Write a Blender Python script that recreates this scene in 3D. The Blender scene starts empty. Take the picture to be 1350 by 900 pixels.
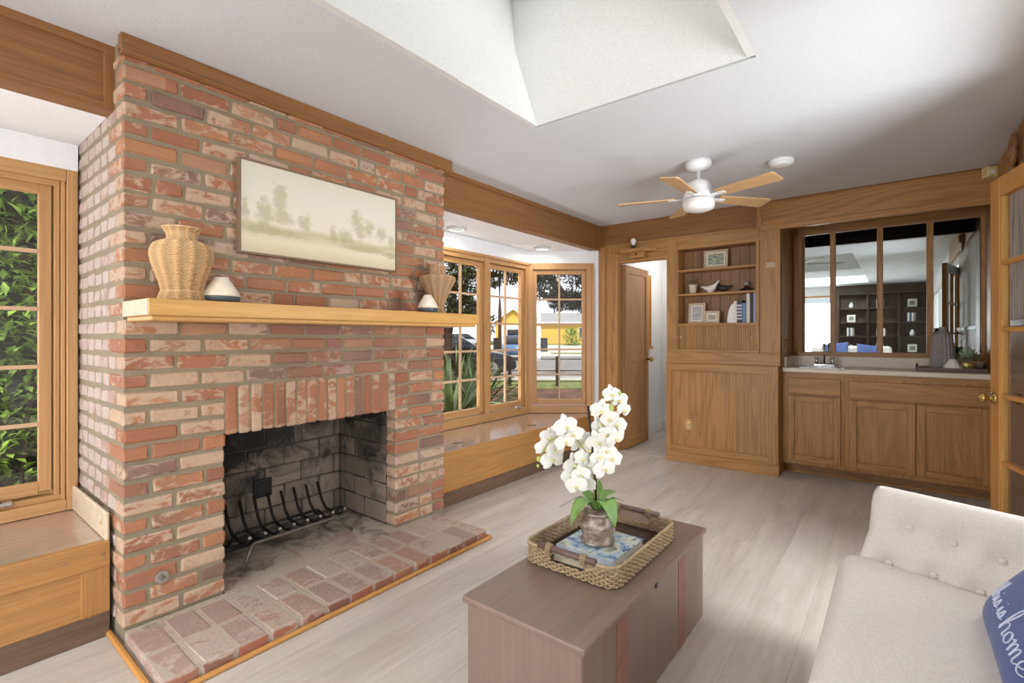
import bpy, bmesh, math, random
from mathutils import Vector, Matrix, noise
random.seed(7)
R = random.Random(11)
S = bpy.context.scene
COL = S.collection
PI = math.pi

# ---------------------------------------------------------------- camera
F, YAW, HZ, CH = 645.0, math.radians(38.25), 443.0, 1.22
cam = bpy.data.objects.new('camera', bpy.data.cameras.new('camera'))
COL.objects.link(cam)
cam.location = (0, 0, CH)
cam.rotation_euler = (PI / 2, 0, YAW)
cam.data.sensor_width = 36.0
cam.data.lens = F / 1350 * 36
cam.data.shift_y = -(450 - HZ) / 1350
cam.data.clip_start = 0.02
cam.data.clip_end = 400
S.camera = cam

# ---------------------------------------------------------------- world, sun, exposure
W = bpy.data.worlds.new('sky'); S.world = W; W.use_nodes = True
bg = W.node_tree.nodes['Background']
bg.inputs[0].default_value = (0.86, 0.92, 1.0, 1)
bg.inputs[1].default_value = 1.2
def light(name, kind, loc, energy, color=(1, 1, 1), target=None, **kw):
    l = bpy.data.lights.new(name, kind); l.energy = energy; l.color = color
    for k, v in kw.items(): setattr(l, k, v)
    o = bpy.data.objects.new(name, l); COL.objects.link(o); o.location = loc
    if target is not None:
        o.rotation_euler = (Vector(target) - Vector(loc)).to_track_quat('-Z', 'Y').to_euler()
    return o
light('sun', 'SUN', (2, -6, 20), 2.5, (1, 0.95, 0.86), (-3.4, -0.6, 10), angle=0.01)
# daylight through the skylight domes and windows, and fill lamps added around the room
COOL = (0.93, 0.965, 1.0)
light('skylight_daylight', 'AREA', (-1.05, 1.15, 2.985), 3.2, COOL, (-1.05, 1.15, 0), shape='RECTANGLE', size=0.95, size_y=1.5)
light('rear_skylight_daylight', 'AREA', (-1.05, -1.75, 2.985), 75, COOL, (-1.05, -1.75, 0), shape='RECTANGLE', size=0.95, size_y=1.3)
light('bay_daylight', 'AREA', (-3.6, -0.62, 1.2), 26, COOL, (0, -0.4, 1.3), shape='RECTANGLE', size=1.5, size_y=1.5)
light('bay_front_daylight', 'AREA', (-3.75, 3.45, 2.45), 26, COOL, (-2.2, 3.4, 0.3), shape='RECTANGLE', size=1.6, size_y=0.7)
light('rear_window_daylight', 'AREA', (-1.85, -3.7, 1.1), 110, COOL, (-1.3, 2, 1.5), shape='RECTANGLE', size=1.2, size_y=1.9)
light('patio_side_fill', 'AREA', (2.0, -1.3, 1.1), 85, COOL, (-2.4, 0.8, 1.1), shape='RECTANGLE', size=2.6, size_y=2.0)  # added fill lamp behind the camera, brightens the fireplace side
light('bay_ground_fill', 'AREA', (-3.62, 3.35, .12), 26, COOL, (-2.75, 3.35, 2.14), shape='RECTANGLE', size=1.6, size_y=0.5)  # fill lamp hidden below the sill, added to brighten the bay ceiling
light('hedge_ground_fill', 'AREA', (-3.62, -0.4, .12), 9, COOL, (-2.75, -.3, 2.14), shape='RECTANGLE', size=1.6, size_y=0.5)  # same hidden upward fill, added for the hedge bay
light('side_room_fill', 'AREA', (1.75, 2.3, .95), 115, COOL, (-1.0, 4.6, 1.2), shape='RECTANGLE', size=1.2, size_y=1.5)  # unseen fill lamp added to lift the back wall and far floor
light('hall_lamp', 'AREA', (-2.05, 5.75, 2.36), 4.6, (1, 0.97, 0.93), (-2.05, 5.75, 0), size=0.3)
vs = S.view_settings
vs.view_transform = 'Standard'; vs.look = 'None'; vs.gamma = 1; vs.use_curve_mapping = False
vs.exposure = 0.36

# ---------------------------------------------------------------- helpers
FW = Vector((-math.sin(YAW), math.cos(YAW), 0)); RT = Vector((math.cos(YAW), math.sin(YAW), 0))
CAM = Vector((0, 0, CH))
def P(u, v, x=None, y=None, z=None, d=None):
    r = FW + RT * ((u - 675) / F) + Vector((0, 0, (HZ - v) / F))
    if d is not None: t = d
    elif x is not None: t = x / r.x
    elif y is not None: t = y / r.y
    else: t = (z - CH) / r.z
    return CAM + r * t
def lin(c):
    return tuple(((x / 255) / 12.92 if x / 255 <= 0.04045 else ((x / 255 + 0.055) / 1.055) ** 2.4) for x in c) + (1,)

class NT:
    def __init__(s, name):
        s.m = bpy.data.materials.new(name); s.m.use_nodes = True
        s.t = s.m.node_tree; s.b = s.t.nodes['Principled BSDF']; s.out = s.t.nodes['Material Output']
    def n(s, typ, **kw):
        o = s.t.nodes.new(typ)
        for k, v in kw.items():
            if k.startswith('i_'):
                o.inputs[k[2:].replace('_', ' ')].default_value = v
            else: setattr(o, k, v)
        return o
    def l(s, a, b): s.t.links.new(a, b)
    def math(s, op, a, b=None, clamp=False):
        o = s.n('ShaderNodeMath', operation=op, use_clamp=clamp)
        for i, v in enumerate((a, b)):
            if v is None: continue
            if isinstance(v, (int, float)): o.inputs[i].default_value = v
            else: s.l(v, o.inputs[i])
        return o.outputs[0]
    def mix(s, fac, a, b):
        o = s.n('ShaderNodeMix', data_type='RGBA')
        for i, v in ((0, fac), (6, a), (7, b)):
            if isinstance(v, (int, float)): o.inputs[i].default_value = v
            elif isinstance(v, tuple): o.inputs[i].default_value = v
            else: s.l(v, o.inputs[i])
        return o.outputs[2]
    def ramp(s, fac, stops):
        o = s.n('ShaderNodeValToRGB'); e = o.color_ramp.elements
        while len(e) < len(stops): e.new(0.5)
        for el, (p, c) in zip(e, stops): el.position = p; el.color = c
        s.l(fac, o.inputs[0]); return o.outputs[0]
    def pos(s, scale=(1, 1, 1), rnd=0.0, obj=False):
        src = s.n('ShaderNodeTexCoord').outputs['Object'] if obj else s.n('ShaderNodeNewGeometry').outputs['Position']
        mp = s.n('ShaderNodeMapping'); mp.inputs['Scale'].default_value = scale
        s.l(src, mp.inputs['Vector'])
        if not rnd: return mp.outputs[0]
        oi = s.n('ShaderNodeObjectInfo')
        k = s.math('MULTIPLY', oi.outputs['Random'], rnd)
        va = s.n('ShaderNodeVectorMath', operation='ADD')
        s.l(mp.outputs[0], va.inputs[0]); s.l(k, va.inputs[1]); return va.outputs[0]
    def noise(s, vec, scale, detail=4, rough=0.6, dist=0.0):
        o = s.n('ShaderNodeTexNoise'); o.inputs['Scale'].default_value = scale
        o.inputs['Detail'].default_value = detail; o.inputs['Roughness'].default_value = rough
        o.inputs['Distortion'].default_value = dist
        s.l(vec, o.inputs['Vector']); return o.outputs[0]
    def bump(s, h, strength=0.3, dist=0.01):
        o = s.n('ShaderNodeBump'); o.inputs['Strength'].default_value = strength; o.inputs['Distance'].default_value = dist
        s.l(h, o.inputs['Height']); s.l(o.outputs[0], s.b.inputs['Normal'])
    def col(s, c):
        if isinstance(c, tuple): s.b.inputs['Base Color'].default_value = c
        else: s.l(c, s.b.inputs['Base Color'])
    def set(s, **kw):
        for k, v in kw.items(): s.b.inputs[k.replace('_', ' ')].default_value = v
        return s.m

def plain(name, c, rough=0.5, metal=0.0, var=0.06, scale=30, bump=0.0, emit=0):
    t = NT(name); v = t.noise(t.pos(rnd=5), scale, 3)
    c = lin(c); d = tuple(max(0, x * (1 - 2.2 * var)) for x in c[:3]) + (1,); e = tuple(min(1, x * (1 + 2.2 * var)) for x in c[:3]) + (1,)
    t.col(t.ramp(v, [(0.3, d), (0.7, e)]))
    if bump: t.bump(v, bump, 0.004)
    return t.set(Roughness=rough, Metallic=metal)

def wood(name, c, axis='z', dark=0.62, rough=0.42, grain=1.0, cath=0.5):
    """oak-like grain running along the given world axis: cathedral growth lines plus fine pores"""
    t = NT(name)
    def sc(a, b):
        return {'x': (b, a, a), 'y': (a, b, a), 'z': (a, a, b)}[axis]
    v = t.pos(sc(1, 0.10), rnd=9)
    big = t.noise(v, 4.2, 1, 0.4, 0.25)
    line = t.math('POWER', t.math('ADD', t.math('MULTIPLY', t.math('SINE', t.math('MULTIPLY', big, 110.0)), 0.5), 0.5), 2.0)
    v2 = t.pos(sc(1, 0.022), rnd=9)
    fine = t.noise(v2, 190, 3, 0.7)
    mid = t.noise(v2, 42, 3, 0.6)
    pores = t.ramp(fine, [(0.40, (1, 1, 1, 1)), (0.56, (0, 0, 0, 1))])
    c = lin(c)
    dk = (c[0] * dark, c[1] * dark * 0.93, c[2] * dark * 0.85, 1)
    lt = tuple(min(1, x * 1.14) for x in c[:3]) + (1,)
    base = t.ramp(mid, [(0.3, tuple(a * 0.6 + b * 0.4 for a, b in zip(c, dk))), (0.5, c), (0.72, lt)])
    k = t.math('MULTIPLY', line, 0.75 * cath)
    k = t.math('MULTIPLY', k, t.math('ADD', t.math('MULTIPLY', pores, 0.6), 0.4))
    k = t.math('ADD', k, t.math('MULTIPLY', pores, 0.32 * grain), True)
    t.col(t.mix(k, base, dk))
    t.bump(t.math('SUBTRACT', 1.0, k), 0.08, 0.002)
    return t.set(Roughness=rough)
M = {}
def woods(name, c, **k): return {a: wood(name + '_' + a, c, a, **k) for a in 'xyz'}

M['oak'] = woods('oak', (182, 135, 80), dark=0.52, cath=0.75)
M['oak_dark'] = woods('dark_oak', (158, 116, 76), dark=0.5)
M['beam'] = woods('beam_oak', (138, 95, 53), dark=0.62)
M['trim'] = woods('window_trim_wood', (192, 146, 94), dark=0.7, cath=0.3)
M['mantel'] = woods('mantel_wood', (206, 158, 90), dark=0.8, cath=0.3)
M['frdoor'] = woods('honey_wood', (198, 142, 76), dark=0.78, cath=0.3)
M['bench'] = woods('bench_wood', (172, 123, 68), dark=0.66)
M['benchtop'] = woods('bench_top_wood', (170, 146, 130), dark=0.75, rough=0.14, cath=0.3)  # greyer and paler than the bench: window glare put into the colour
for m_ in M['benchtop'].values():
    m_.node_tree.nodes['Principled BSDF'].inputs['Coat Weight'].default_value = 1; m_.node_tree.nodes['Principled BSDF'].inputs['Coat Roughness'].default_value = .22
M['seatbase'] = woods('dark_baseboard_wood', (104, 82, 66), dark=0.55)
M['fanwood'] = woods('fan_blade_wood', (204, 168, 122), dark=0.85, cath=0.3)
M['trunk'] = woods('trunk_wood', (130, 110, 99), dark=0.8, rough=0.38, cath=0.15)
M['traywood'] = woods('tray_wood', (108, 88, 80), dark=0.7)
M['white'] = plain('white_paint', (236, 236, 236), 0.6, var=0.01)
M['baywhite'] = plain('bay_white_paint', (238, 239, 241), 0.6, var=0.012)
def ceil_mat():
    t = NT('ceiling_plaster'); v = t.noise(t.pos(), 130, 4, 0.6)
    t.col(t.ramp(v, [(0.3, lin((205, 206, 209))), (0.7, lin((213, 214, 217)))])); t.bump(v, 0.35, 0.006)
    return t.set(Roughness=0.85)
M['ceil'] = ceil_mat()
def shaft_mat():
    t = NT('skylight_plaster'); v = t.noise(t.pos(), 90, 4, 0.6)
    t.col(t.ramp(v, [(0.3, lin((214, 214, 212))), (0.7, lin((224, 224, 222)))])); t.bump(v, 0.5, 0.008)
    return t.set(Roughness=0.85)
M['shaft'] = shaft_mat()
def plank_mat():
    t = NT('floor_plank'); v = t.pos((1, 0.09, 1), rnd=20)
    a = t.noise(v, 7, 4, 0.6, 0.8); b = t.noise(v, 60, 4, 0.7)
    f = t.math('ADD', t.math('MULTIPLY', a, 0.75), t.math('MULTIPLY', b, 0.35))
    oi = t.n('ShaderNodeObjectInfo')
    base = t.ramp(f, [(0.36, lin((176, 165, 154))), (0.56, lin((197, 188, 178))), (0.75, lin((211, 203, 194)))])
    t.col(t.mix(t.math('MULTIPLY', oi.outputs['Random'], 0.22), base, lin((186, 176, 165))))
    t.bump(b, 0.05, 0.002)
    return t.set(Roughness=0.42)
M['plank'] = plank_mat()
def brick_mat(name, stops, white=(206, 180, 154), amt=0.5, soot=None):
    t = NT(name); oi = t.n('ShaderNodeObjectInfo')
    v = t.pos(rnd=40); vh = t.pos((1, .6, 1), rnd=40)
    n1 = t.noise(vh, 19, 6, 0.68, 0.9); n2 = t.noise(v, 60, 4, 0.65); n3 = t.noise(v, 3.0, 2, 0.5)
    r = t.math('FRACT', t.math('ADD', t.math('MULTIPLY', oi.outputs['Random'], 7.31), t.math('MULTIPLY', n3, 0.35)))
    base = t.ramp(r, stops)
    base = t.mix(0.16, t.mix(t.math('MULTIPLY', n2, 0.4), base, lin((96, 66, 52))), lin((142, 118, 102)))
    # cream mortar smear left on the old bricks, more on some than on others
    k = t.math('ADD', n1, t.math('MULTIPLY', t.math('SUBTRACT', t.math('FRACT', t.math('MULTIPLY', oi.outputs['Random'], 13.7)), 0.5), 0.34))
    sp = t.n('ShaderNodeSeparateXYZ'); t.l(t.n('ShaderNodeTexCoord').outputs['Generated'], sp.inputs[0])
    ey = t.math('ABSOLUTE', t.math('SUBTRACT', sp.outputs[1], 0.5)); ez = t.math('ABSOLUTE', t.math('SUBTRACT', sp.outputs[2], 0.5))
    ed = t.math('MAXIMUM', t.math('MULTIPLY', t.math('POWER', t.math('MULTIPLY', ey, 2.0), 10.0), 0.16), t.math('MULTIPLY', t.math('POWER', t.math('MULTIPLY', ez, 2.0), 4.0), 0.13))
    k = t.math('ADD', k, ed)
    m = t.ramp(t.math('ADD', k, t.math('MULTIPLY', n2, 0.12)), [(1.08 - amt, (0, 0, 0, 1)), (1.17 - amt, (1, 1, 1, 1))])
    c = t.mix(t.math('MULTIPLY', m, 0.8), base, t.mix(n2, lin(white), lin(tuple(x * 0.82 for x in white))))
    if soot:
        c = soot(t, c)
    t.col(c); t.bump(t.math('ADD', n2, n1), 0.5, 0.006)
    return t.set(Roughness=0.85)
BR = [(0.0, lin((184, 116, 80))), (0.2, lin((164, 98, 70))), (0.4, lin((194, 130, 88))), (0.55, lin((152, 98, 78))), (0.7, lin((192, 122, 78))), (0.84, lin((124, 98, 88))), (1.0, lin((200, 146, 108)))]
M['brick'] = brick_mat('old_brick', BR, amt=0.47)
def lower_soot(t, c):
    return t.mix(0.28, c, lin((126, 112, 104)))
M['brick_grey'] = brick_mat('sooty_brick', BR, amt=0.42, soot=lower_soot)
M['brick_side'] = brick_mat('window_paled_brick', [(0, lin((186, 150, 134))), (0.4, lin((196, 164, 150))), (0.75, lin((168, 142, 136))), (1, lin((190, 156, 142)))], white=(202, 186, 178), amt=0.52)  # paler than the front bricks: window light painted into the colour
M['brick_hearth'] = brick_mat('hearth_brick', [(0, lin((190, 162, 146))), (0.3, lin((182, 156, 144))), (0.6, lin((176, 156, 148))), (0.8, lin((192, 162, 146))), (1, lin((188, 150, 128)))], white=(204, 186, 172), amt=0.45)
M['brick_edge'] = brick_mat('hearth_edge_brick', [(0, lin((178, 104, 78))), (0.5, lin((140, 92, 78))), (1, lin((190, 122, 92)))], white=(206, 184, 166), amt=0.45)
def firebrick():
    t = NT('sooty_firebrick'); oi = t.n('ShaderNodeObjectInfo')
    v = t.pos(); n1 = t.noise(v, 5, 5, 0.65, 0.8); n2 = t.noise(v, 40, 4, 0.6)
    b = t.mix(oi.outputs['Random'], lin((140, 122, 104)), lin((112, 97, 84)))
    # soot from old fires: thick at the top of the box and on its left
    sp = t.n('ShaderNodeSeparateXYZ'); t.l(t.n('ShaderNodeNewGeometry').outputs['Position'], sp.inputs[0])
    h = t.math('MULTIPLY', t.math('SUBTRACT', sp.outputs[2], 0.17), 2.0)
    k = t.math('ADD', t.math('ADD', h, t.math('MULTIPLY', t.math('SUBTRACT', n1, 0.5), 3.4)), t.math('MULTIPLY', t.math('SUBTRACT', 1.35, sp.outputs[1]), 0.5))
    m = t.ramp(k, [(0.0, (0, 0, 0, 1)), (0.85, (1, 1, 1, 1))])
    c = t.mix(t.math('MULTIPLY', m, 0.94), t.mix(t.math('MULTIPLY', n2, 0.4), b, lin((158, 148, 136))), lin((26, 23, 22)))
    t.col(c); t.bump(n2, 0.4, 0.005); return t.set(Roughness=0.95)
M['firebrick'] = firebrick()
def mortar(name, c, a=0.12):
    t = NT(name); v = t.pos(); n1 = t.noise(v, 6, 4); n2 = t.noise(v, 120, 3)
    c = lin(c); t.col(t.ramp(t.math('ADD', t.math('MULTIPLY', n1, .6), t.math('MULTIPLY', n2, .4)), [(0.3, tuple(x * (1 - 2 * a) for x in c[:3]) + (1,)), (0.7, tuple(x * (1 + a) for x in c[:3]) + (1,))]))
    t.bump(n2, 0.5, 0.004); return t.set(Roughness=0.95)
M['mortar'] = mortar('grey_mortar', (142, 129, 107))
def ash_mat():
    t = NT('ashy_hearth_mortar'); v = t.pos(); n1 = t.noise(v, 7, 5, .7, .6); n2 = t.noise(v, 120, 3)
    c = t.ramp(n2, [(.3, lin((172, 158, 142))), (.7, lin((190, 176, 160)))])
    sp = t.n('ShaderNodeSeparateXYZ'); t.l(t.n('ShaderNodeNewGeometry').outputs['Position'], sp.inputs[0])
    k = t.math('ADD', n1, t.math('MULTIPLY', t.math('SUBTRACT', -2.45, sp.outputs[0]), .35))
    t.col(t.mix(t.ramp(k, [(.5, (0, 0, 0, 1)), (.72, (1, 1, 1, 1))]), c, lin((92, 82, 74)))); t.bump(n2, .5, .004); return t.set(Roughness=.95)
M['ash'] = ash_mat()
M['firemortar'] = mortar('dark_firebox_mortar', (70, 64, 58))
M['black'] = plain('black_iron', (44, 41, 40), 0.55, 0.4)
M['iron'] = plain('worn_iron', (118, 108, 98), 0.5, 0.5, var=0.2)
M['steel'] = plain('brushed_steel', (196, 194, 190), 0.25, 0.9)
M['chrome'] = plain('chrome', (220, 220, 222), 0.1, 1.0)
M['brass'] = plain('brass', (190, 160, 96), 0.25, 0.9)
M['gold'] = plain('gold_glaze', (196, 182, 120), 0.3, 0.5)
def glass():
    t = NT('window_glass'); t.t.nodes.remove(t.b)
    tr = t.n('ShaderNodeBsdfTransparent'); gl = t.n('ShaderNodeBsdfGlossy'); gl.inputs['Roughness'].default_value = 0.02
    mx = t.n('ShaderNodeMixShader'); mx.inputs[0].default_value = 0.05
    t.l(tr.outputs[0], mx.inputs[1]); t.l(gl.outputs[0], mx.inputs[2]); t.l(mx.outputs[0], t.out.inputs[0]); return t.m
M['glass'] = glass()
def mirror():
    t = NT('mirror_glass'); n = t.noise(t.pos(), 2.0, 2)
    t.col(t.ramp(n, [(0, lin((186, 195, 194))), (1, lin((194, 203, 201)))])); return t.set(Roughness=0.015, Metallic=1.0)
M['mirror'] = mirror()
def fabric(name, c, sc=420, var=0.1):
    t = NT(name); v = t.pos()
    a = t.n('ShaderNodeTexNoise'); mp = t.n('ShaderNodeMapping'); mp.inputs['Scale'].default_value = (1, 8, 8)
    t.l(v, mp.inputs[0]); t.l(mp.outputs[0], a.inputs[0]); a.inputs['Scale'].default_value = sc / 8
    b = t.n('ShaderNodeTexNoise'); mp2 = t.n('ShaderNodeMapping'); mp2.inputs['Scale'].default_value = (8, 1, 8)
    t.l(v, mp2.inputs[0]); t.l(mp2.outputs[0], b.inputs[0]); b.inputs['Scale'].default_value = sc / 8
    f = t.math('ADD', t.math('MULTIPLY', a.outputs[0], 0.5), t.math('MULTIPLY', b.outputs[0], 0.5))
    c = lin(c); t.col(t.ramp(f, [(0.35, tuple(x * (1 - var) for x in c[:3]) + (1,)), (0.65, tuple(min(1, x * (1 + var)) for x in c[:3]) + (1,))]))
    t.bump(f, 0.15, 0.002)
    t.b.inputs['Sheen Weight'].default_value = 0.15
    return t.set(Roughness=0.9)
M['linen'] = fabric('cream_linen', (221, 213, 204))
M['blue'] = fabric('blue_cotton', (76, 90, 140), var=0.07)
M['thread'] = plain('pale_thread', (206, 212, 230), 0.8)
M['wicker'] = plain('wicker', (200, 166, 122), 0.7, var=0.05, scale=120)
M['wicker_grey'] = plain('weathered_wicker', (178, 146, 110), 0.7, var=0.05, scale=120)
def wicker_mat(name, c):
    t = NT(name); v = t.n('ShaderNodeTexCoord').outputs['Object']; sp = t.n('ShaderNodeSeparateXYZ'); t.l(v, sp.inputs[0])
    th = t.math('ARCTAN2', sp.outputs[1], sp.outputs[0])
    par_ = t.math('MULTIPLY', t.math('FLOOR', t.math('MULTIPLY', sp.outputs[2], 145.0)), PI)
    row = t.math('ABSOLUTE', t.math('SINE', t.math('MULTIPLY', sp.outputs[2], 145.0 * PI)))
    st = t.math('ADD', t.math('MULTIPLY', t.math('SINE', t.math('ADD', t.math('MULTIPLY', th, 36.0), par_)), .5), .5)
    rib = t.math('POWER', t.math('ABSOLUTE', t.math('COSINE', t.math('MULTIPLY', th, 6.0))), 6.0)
    g = t.ramp(t.math('ADD', row, t.math('MULTIPLY', st, .35)), [(.18, (1, 1, 1, 1)), (.55, (0, 0, 0, 1))])  # weave gaps coloured dark to stand for shade between the strands
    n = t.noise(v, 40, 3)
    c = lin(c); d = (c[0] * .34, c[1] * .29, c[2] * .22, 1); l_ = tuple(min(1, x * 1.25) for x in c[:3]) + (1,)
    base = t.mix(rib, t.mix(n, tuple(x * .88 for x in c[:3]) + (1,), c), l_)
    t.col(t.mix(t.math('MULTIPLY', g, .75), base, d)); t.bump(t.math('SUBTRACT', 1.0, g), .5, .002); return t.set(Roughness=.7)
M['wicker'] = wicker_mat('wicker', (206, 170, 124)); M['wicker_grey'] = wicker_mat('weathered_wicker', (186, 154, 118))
M['rope'] = plain('seagrass_rope', (166, 144, 112), 0.85, var=0.16, scale=90, bump=0.3)
def petal():
    t = NT('orchid_petal'); n = t.noise(t.pos(rnd=3), 60, 2)
    t.col(t.ramp(n, [(0.3, lin((226, 223, 212))), (0.7, lin((238, 236, 230)))]))
    t.b.inputs['Subsurface Weight'].default_value = 0.15; t.b.inputs['Subsurface Radius'].default_value = (0.01, 0.01, 0.008)
    return t.set(Roughness=0.6)
M['petal'] = petal()
M['lip'] = plain('orchid_lip', (226, 212, 150), 0.6)
M['leaf'] = plain('orchid_leaf', (120, 156, 84), 0.4, var=0.12, scale=14)
M['bud'] = plain('orchid_bud', (176, 190, 96), 0.5)
M['stem'] = plain('orchid_stem', (150, 150, 90), 0.5)
def pot():
    t = NT('glazed_pot'); n = t.noise(t.pos((1, 1, 2.5)), 26, 4, 0.65)
    t.col(t.ramp(n, [(0.35, lin((98, 82, 70))), (0.52, lin((140, 122, 106))), (0.68, lin((196, 186, 174)))])); return t.set(Roughness=0.35)
M['pot'] = pot()
M['counter'] = plain('speckled_laminate', (228, 216, 200), 0.35, var=0.05, scale=160)
M['ivory'] = plain('ivory_plastic', (222, 204, 150), 0.4)
M['almond'] = plain('almond_plate', (196, 160, 100), 0.4)
M['whiteplastic'] = plain('white_plastic', (236, 236, 236), 0.35, var=0.01)
M['ringgrey'] = plain('shadow_edge_grey', (196, 196, 198), 0.4, var=0.02)  # grey carries the shadow edge round the bay ceiling lights
M['opal'] = plain('opal_lens', (240, 239, 236), 0.4, var=0.005)
M['cream'] = plain('cream_ceramic', (226, 214, 192), 0.45, var=0.05)
M['whiteceramic'] = plain('white_ceramic', (236, 235, 232), 0.35, var=0.02)
M['greyceramic'] = plain('grey_ceramic', (142, 138, 136), 0.5, var=0.06)
M['dark'] = plain('dark_bronze', (40, 36, 34), 0.4)
M['darkwood'] = woods('walnut', (66, 48, 38))
M['green'] = plain('succulent_leaf', (160, 178, 148), 0.5, var=0.2, scale=40)
M['green_dark'] = plain('herb_leaf', (110, 126, 92), 0.5, var=0.2, scale=40)
M['paper'] = plain('paper', (236, 230, 216), 0.7)
M['plate'] = plain('pale_plywood', (200, 182, 158), 0.55, var=0.05)

def tag(o, label=None, cat=None, group=None, kind=None):
    for k, v in (('label', label), ('category', cat), ('group', group), ('kind', kind)):
        if v: o[k] = v
    return o
def ob(name, bm, mat, parent=None, smooth=False):
    if isinstance(mat, str): mat = M[mat]
    me = bpy.data.meshes.new(name)
    bm.normal_update()
    if len(bm.verts):
        xs = [v.co for v in bm.verts]
        c = Vector(((min(v.x for v in xs) + max(v.x for v in xs)) / 2, (min(v.y for v in xs) + max(v.y for v in xs)) / 2, min(v.z for v in xs)))
        bmesh.ops.translate(bm, verts=bm.verts, vec=-c)
    else: c = Vector()
    bm.to_mesh(me); bm.free()
    if smooth:
        for p in me.polygons: p.use_smooth = True
    if mat: me.materials.append(mat)
    o = bpy.data.objects.new(name, me); COL.objects.link(o)
    o.location = c
    if parent is not None: par(o, parent)
    return o
WPOS = {}
def wloc(o):
    l = Vector(o.location)
    return l + wloc(o.parent) if o.parent else l
def par(o, p):
    o.parent = p; o.location = Vector(o.location) - wloc(p)
def thing(name, label, cat, loc, group=None, kind=None):
    o = bpy.data.objects.new(name, None); COL.objects.link(o); o.location = loc
    o.empty_display_size = 0.1
    return tag(o, label, cat, group, kind)
def B():
    return bmesh.new()
def bx(bm, x0, x1, y0, y1, z0, z1, bev=0.0, mat=None, seg=1):
    r = bmesh.ops.create_cube(bm, size=1)
    vs_ = r['verts']
    for v in vs_:
        v.co = Vector(((x0 + x1) / 2 + v.co.x * (x1 - x0), (y0 + y1) / 2 + v.co.y * (y1 - y0), (z0 + z1) / 2 + v.co.z * (z1 - z0)))
    if bev:
        es = list({e for v in vs_ for e in v.link_edges})
        r = bmesh.ops.bevel(bm, geom=es, offset=bev, segments=seg, profile=0.5, affect='EDGES')
        vs_ = list({v for f in r['faces'] for v in f.verts} | {v for v in vs_ if v.is_valid})
    if mat is not None:
        vs_ = [v for v in vs_ if v.is_valid]
        bmesh.ops.transform(bm, matrix=mat, verts=vs_)
    return bm
def box(name, x0, x1, y0, y1, z0, z1, mat, parent=None, bev=0.002, m=None, seg=1):
    return ob(name, bx(B(), min(x0, x1), max(x0, x1), min(y0, y1), max(y0, y1), min(z0, z1), max(z0, z1), bev, m, seg), mat, parent)
def lathe(bm, prof, c=(0, 0, 0), seg=32, fn=None, cap=True):
    rows = []
    for r, z in prof:
        row = []
        for i in range(seg):
            a = 2 * PI * i / seg
            rr = fn(r, z, a) if fn else r
            row.append(bm.verts.new((c[0] + rr * math.cos(a), c[1] + rr * math.sin(a), c[2] + z)))
        rows.append(row)
    for a, b in zip(rows, rows[1:]):
        for i in range(seg):
            j = (i + 1) % seg
            bm.faces.new((a[i], a[j], b[j], b[i]))
    if cap:
        if prof[0][0] > 1e-4: bm.faces.new(rows[0][::-1])
        if prof[-1][0] > 1e-4: bm.faces.new(rows[-1])
    bmesh.ops.recalc_face_normals(bm, faces=bm.faces)
    return bm
def tube(bm, pts, r, seg=6, closed=False, taper=None):
    pts = [Vector(p) for p in pts]; n = len(pts); rows = []
    up = Vector((0, 0, 1))
    for i, p in enumerate(pts):
        if closed: d = pts[(i + 1) % n] - pts[i - 1]
        else: d = pts[min(i + 1, n - 1)] - pts[max(i - 1, 0)]
        d.normalize()
        a = d.cross(up)
        if a.length < 1e-3: a = d.cross(Vector((1, 0, 0)))
        a.normalize(); b = d.cross(a)
        rr = r * (taper[i] if taper else 1)
        rows.append([bm.verts.new(p + (a * math.cos(2 * PI * k / seg) + b * math.sin(2 * PI * k / seg)) * rr) for k in range(seg)])
    for i in range(n if closed else n - 1):
        A, Bq = rows[i], rows[(i + 1) % n]
        for k in range(seg):
            j = (k + 1) % seg
            bm.faces.new((A[k], Bq[k], Bq[j], A[j]))
    if not closed:
        bm.faces.new(rows[0]); bm.faces.new(rows[-1][::-1])
    return bm
def cyl(bm, a, b, r, seg=12): return tube(bm, [a, b], r, seg)
def prism(bm, poly, z0, z1):
    lo = [bm.verts.new((x, y, z0)) for x, y in poly]; hi = [bm.verts.new((x, y, z1)) for x, y in poly]
    n = len(poly)
    bm.faces.new(lo[::-1]); bm.faces.new(hi)
    for i in range(n): bm.faces.new((lo[i], lo[(i + 1) % n], hi[(i + 1) % n], hi[i]))
    bmesh.ops.recalc_face_normals(bm, faces=bm.faces)
    return bm
def poly_solid(bm, pts, thick):
    """flat polygon of 3D points given thickness along its normal"""
    pts = [Vector(p) for p in pts]
    n = (pts[1] - pts[0]).cross(pts[2] - pts[0]).normalized() * thick
    a = [bm.verts.new(p) for p in pts]; b = [bm.verts.new(p - n) for p in pts]
    k = len(pts)
    bm.faces.new(a); bm.faces.new(b[::-1])
    for i in range(k): bm.faces.new((a[i], b[i], b[(i + 1) % k], a[(i + 1) % k]))
    bmesh.ops.recalc_face_normals(bm, faces=bm.faces)
    return bm
def struct(o, label=None): return tag(o, label, None, None, 'structure')

# ---------------------------------------------------------------- main dimensions (metres)
XF, XB, XW, XR = -2.40, -2.53, -3.19, 0.57      # fireplace face, beam/seat face, bay glass, right wall
FY0, FY1 = 0.565, 2.31                           # fireplace sides
YB, YM, YN = 4.78, 5.40, -3.2                    # back wall face, bar mirror, rear wall
ZC, ZB = 2.41, 2.145                             # ceiling, bay ceiling / beam underside
HT = 0.055                                       # hearth top

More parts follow.
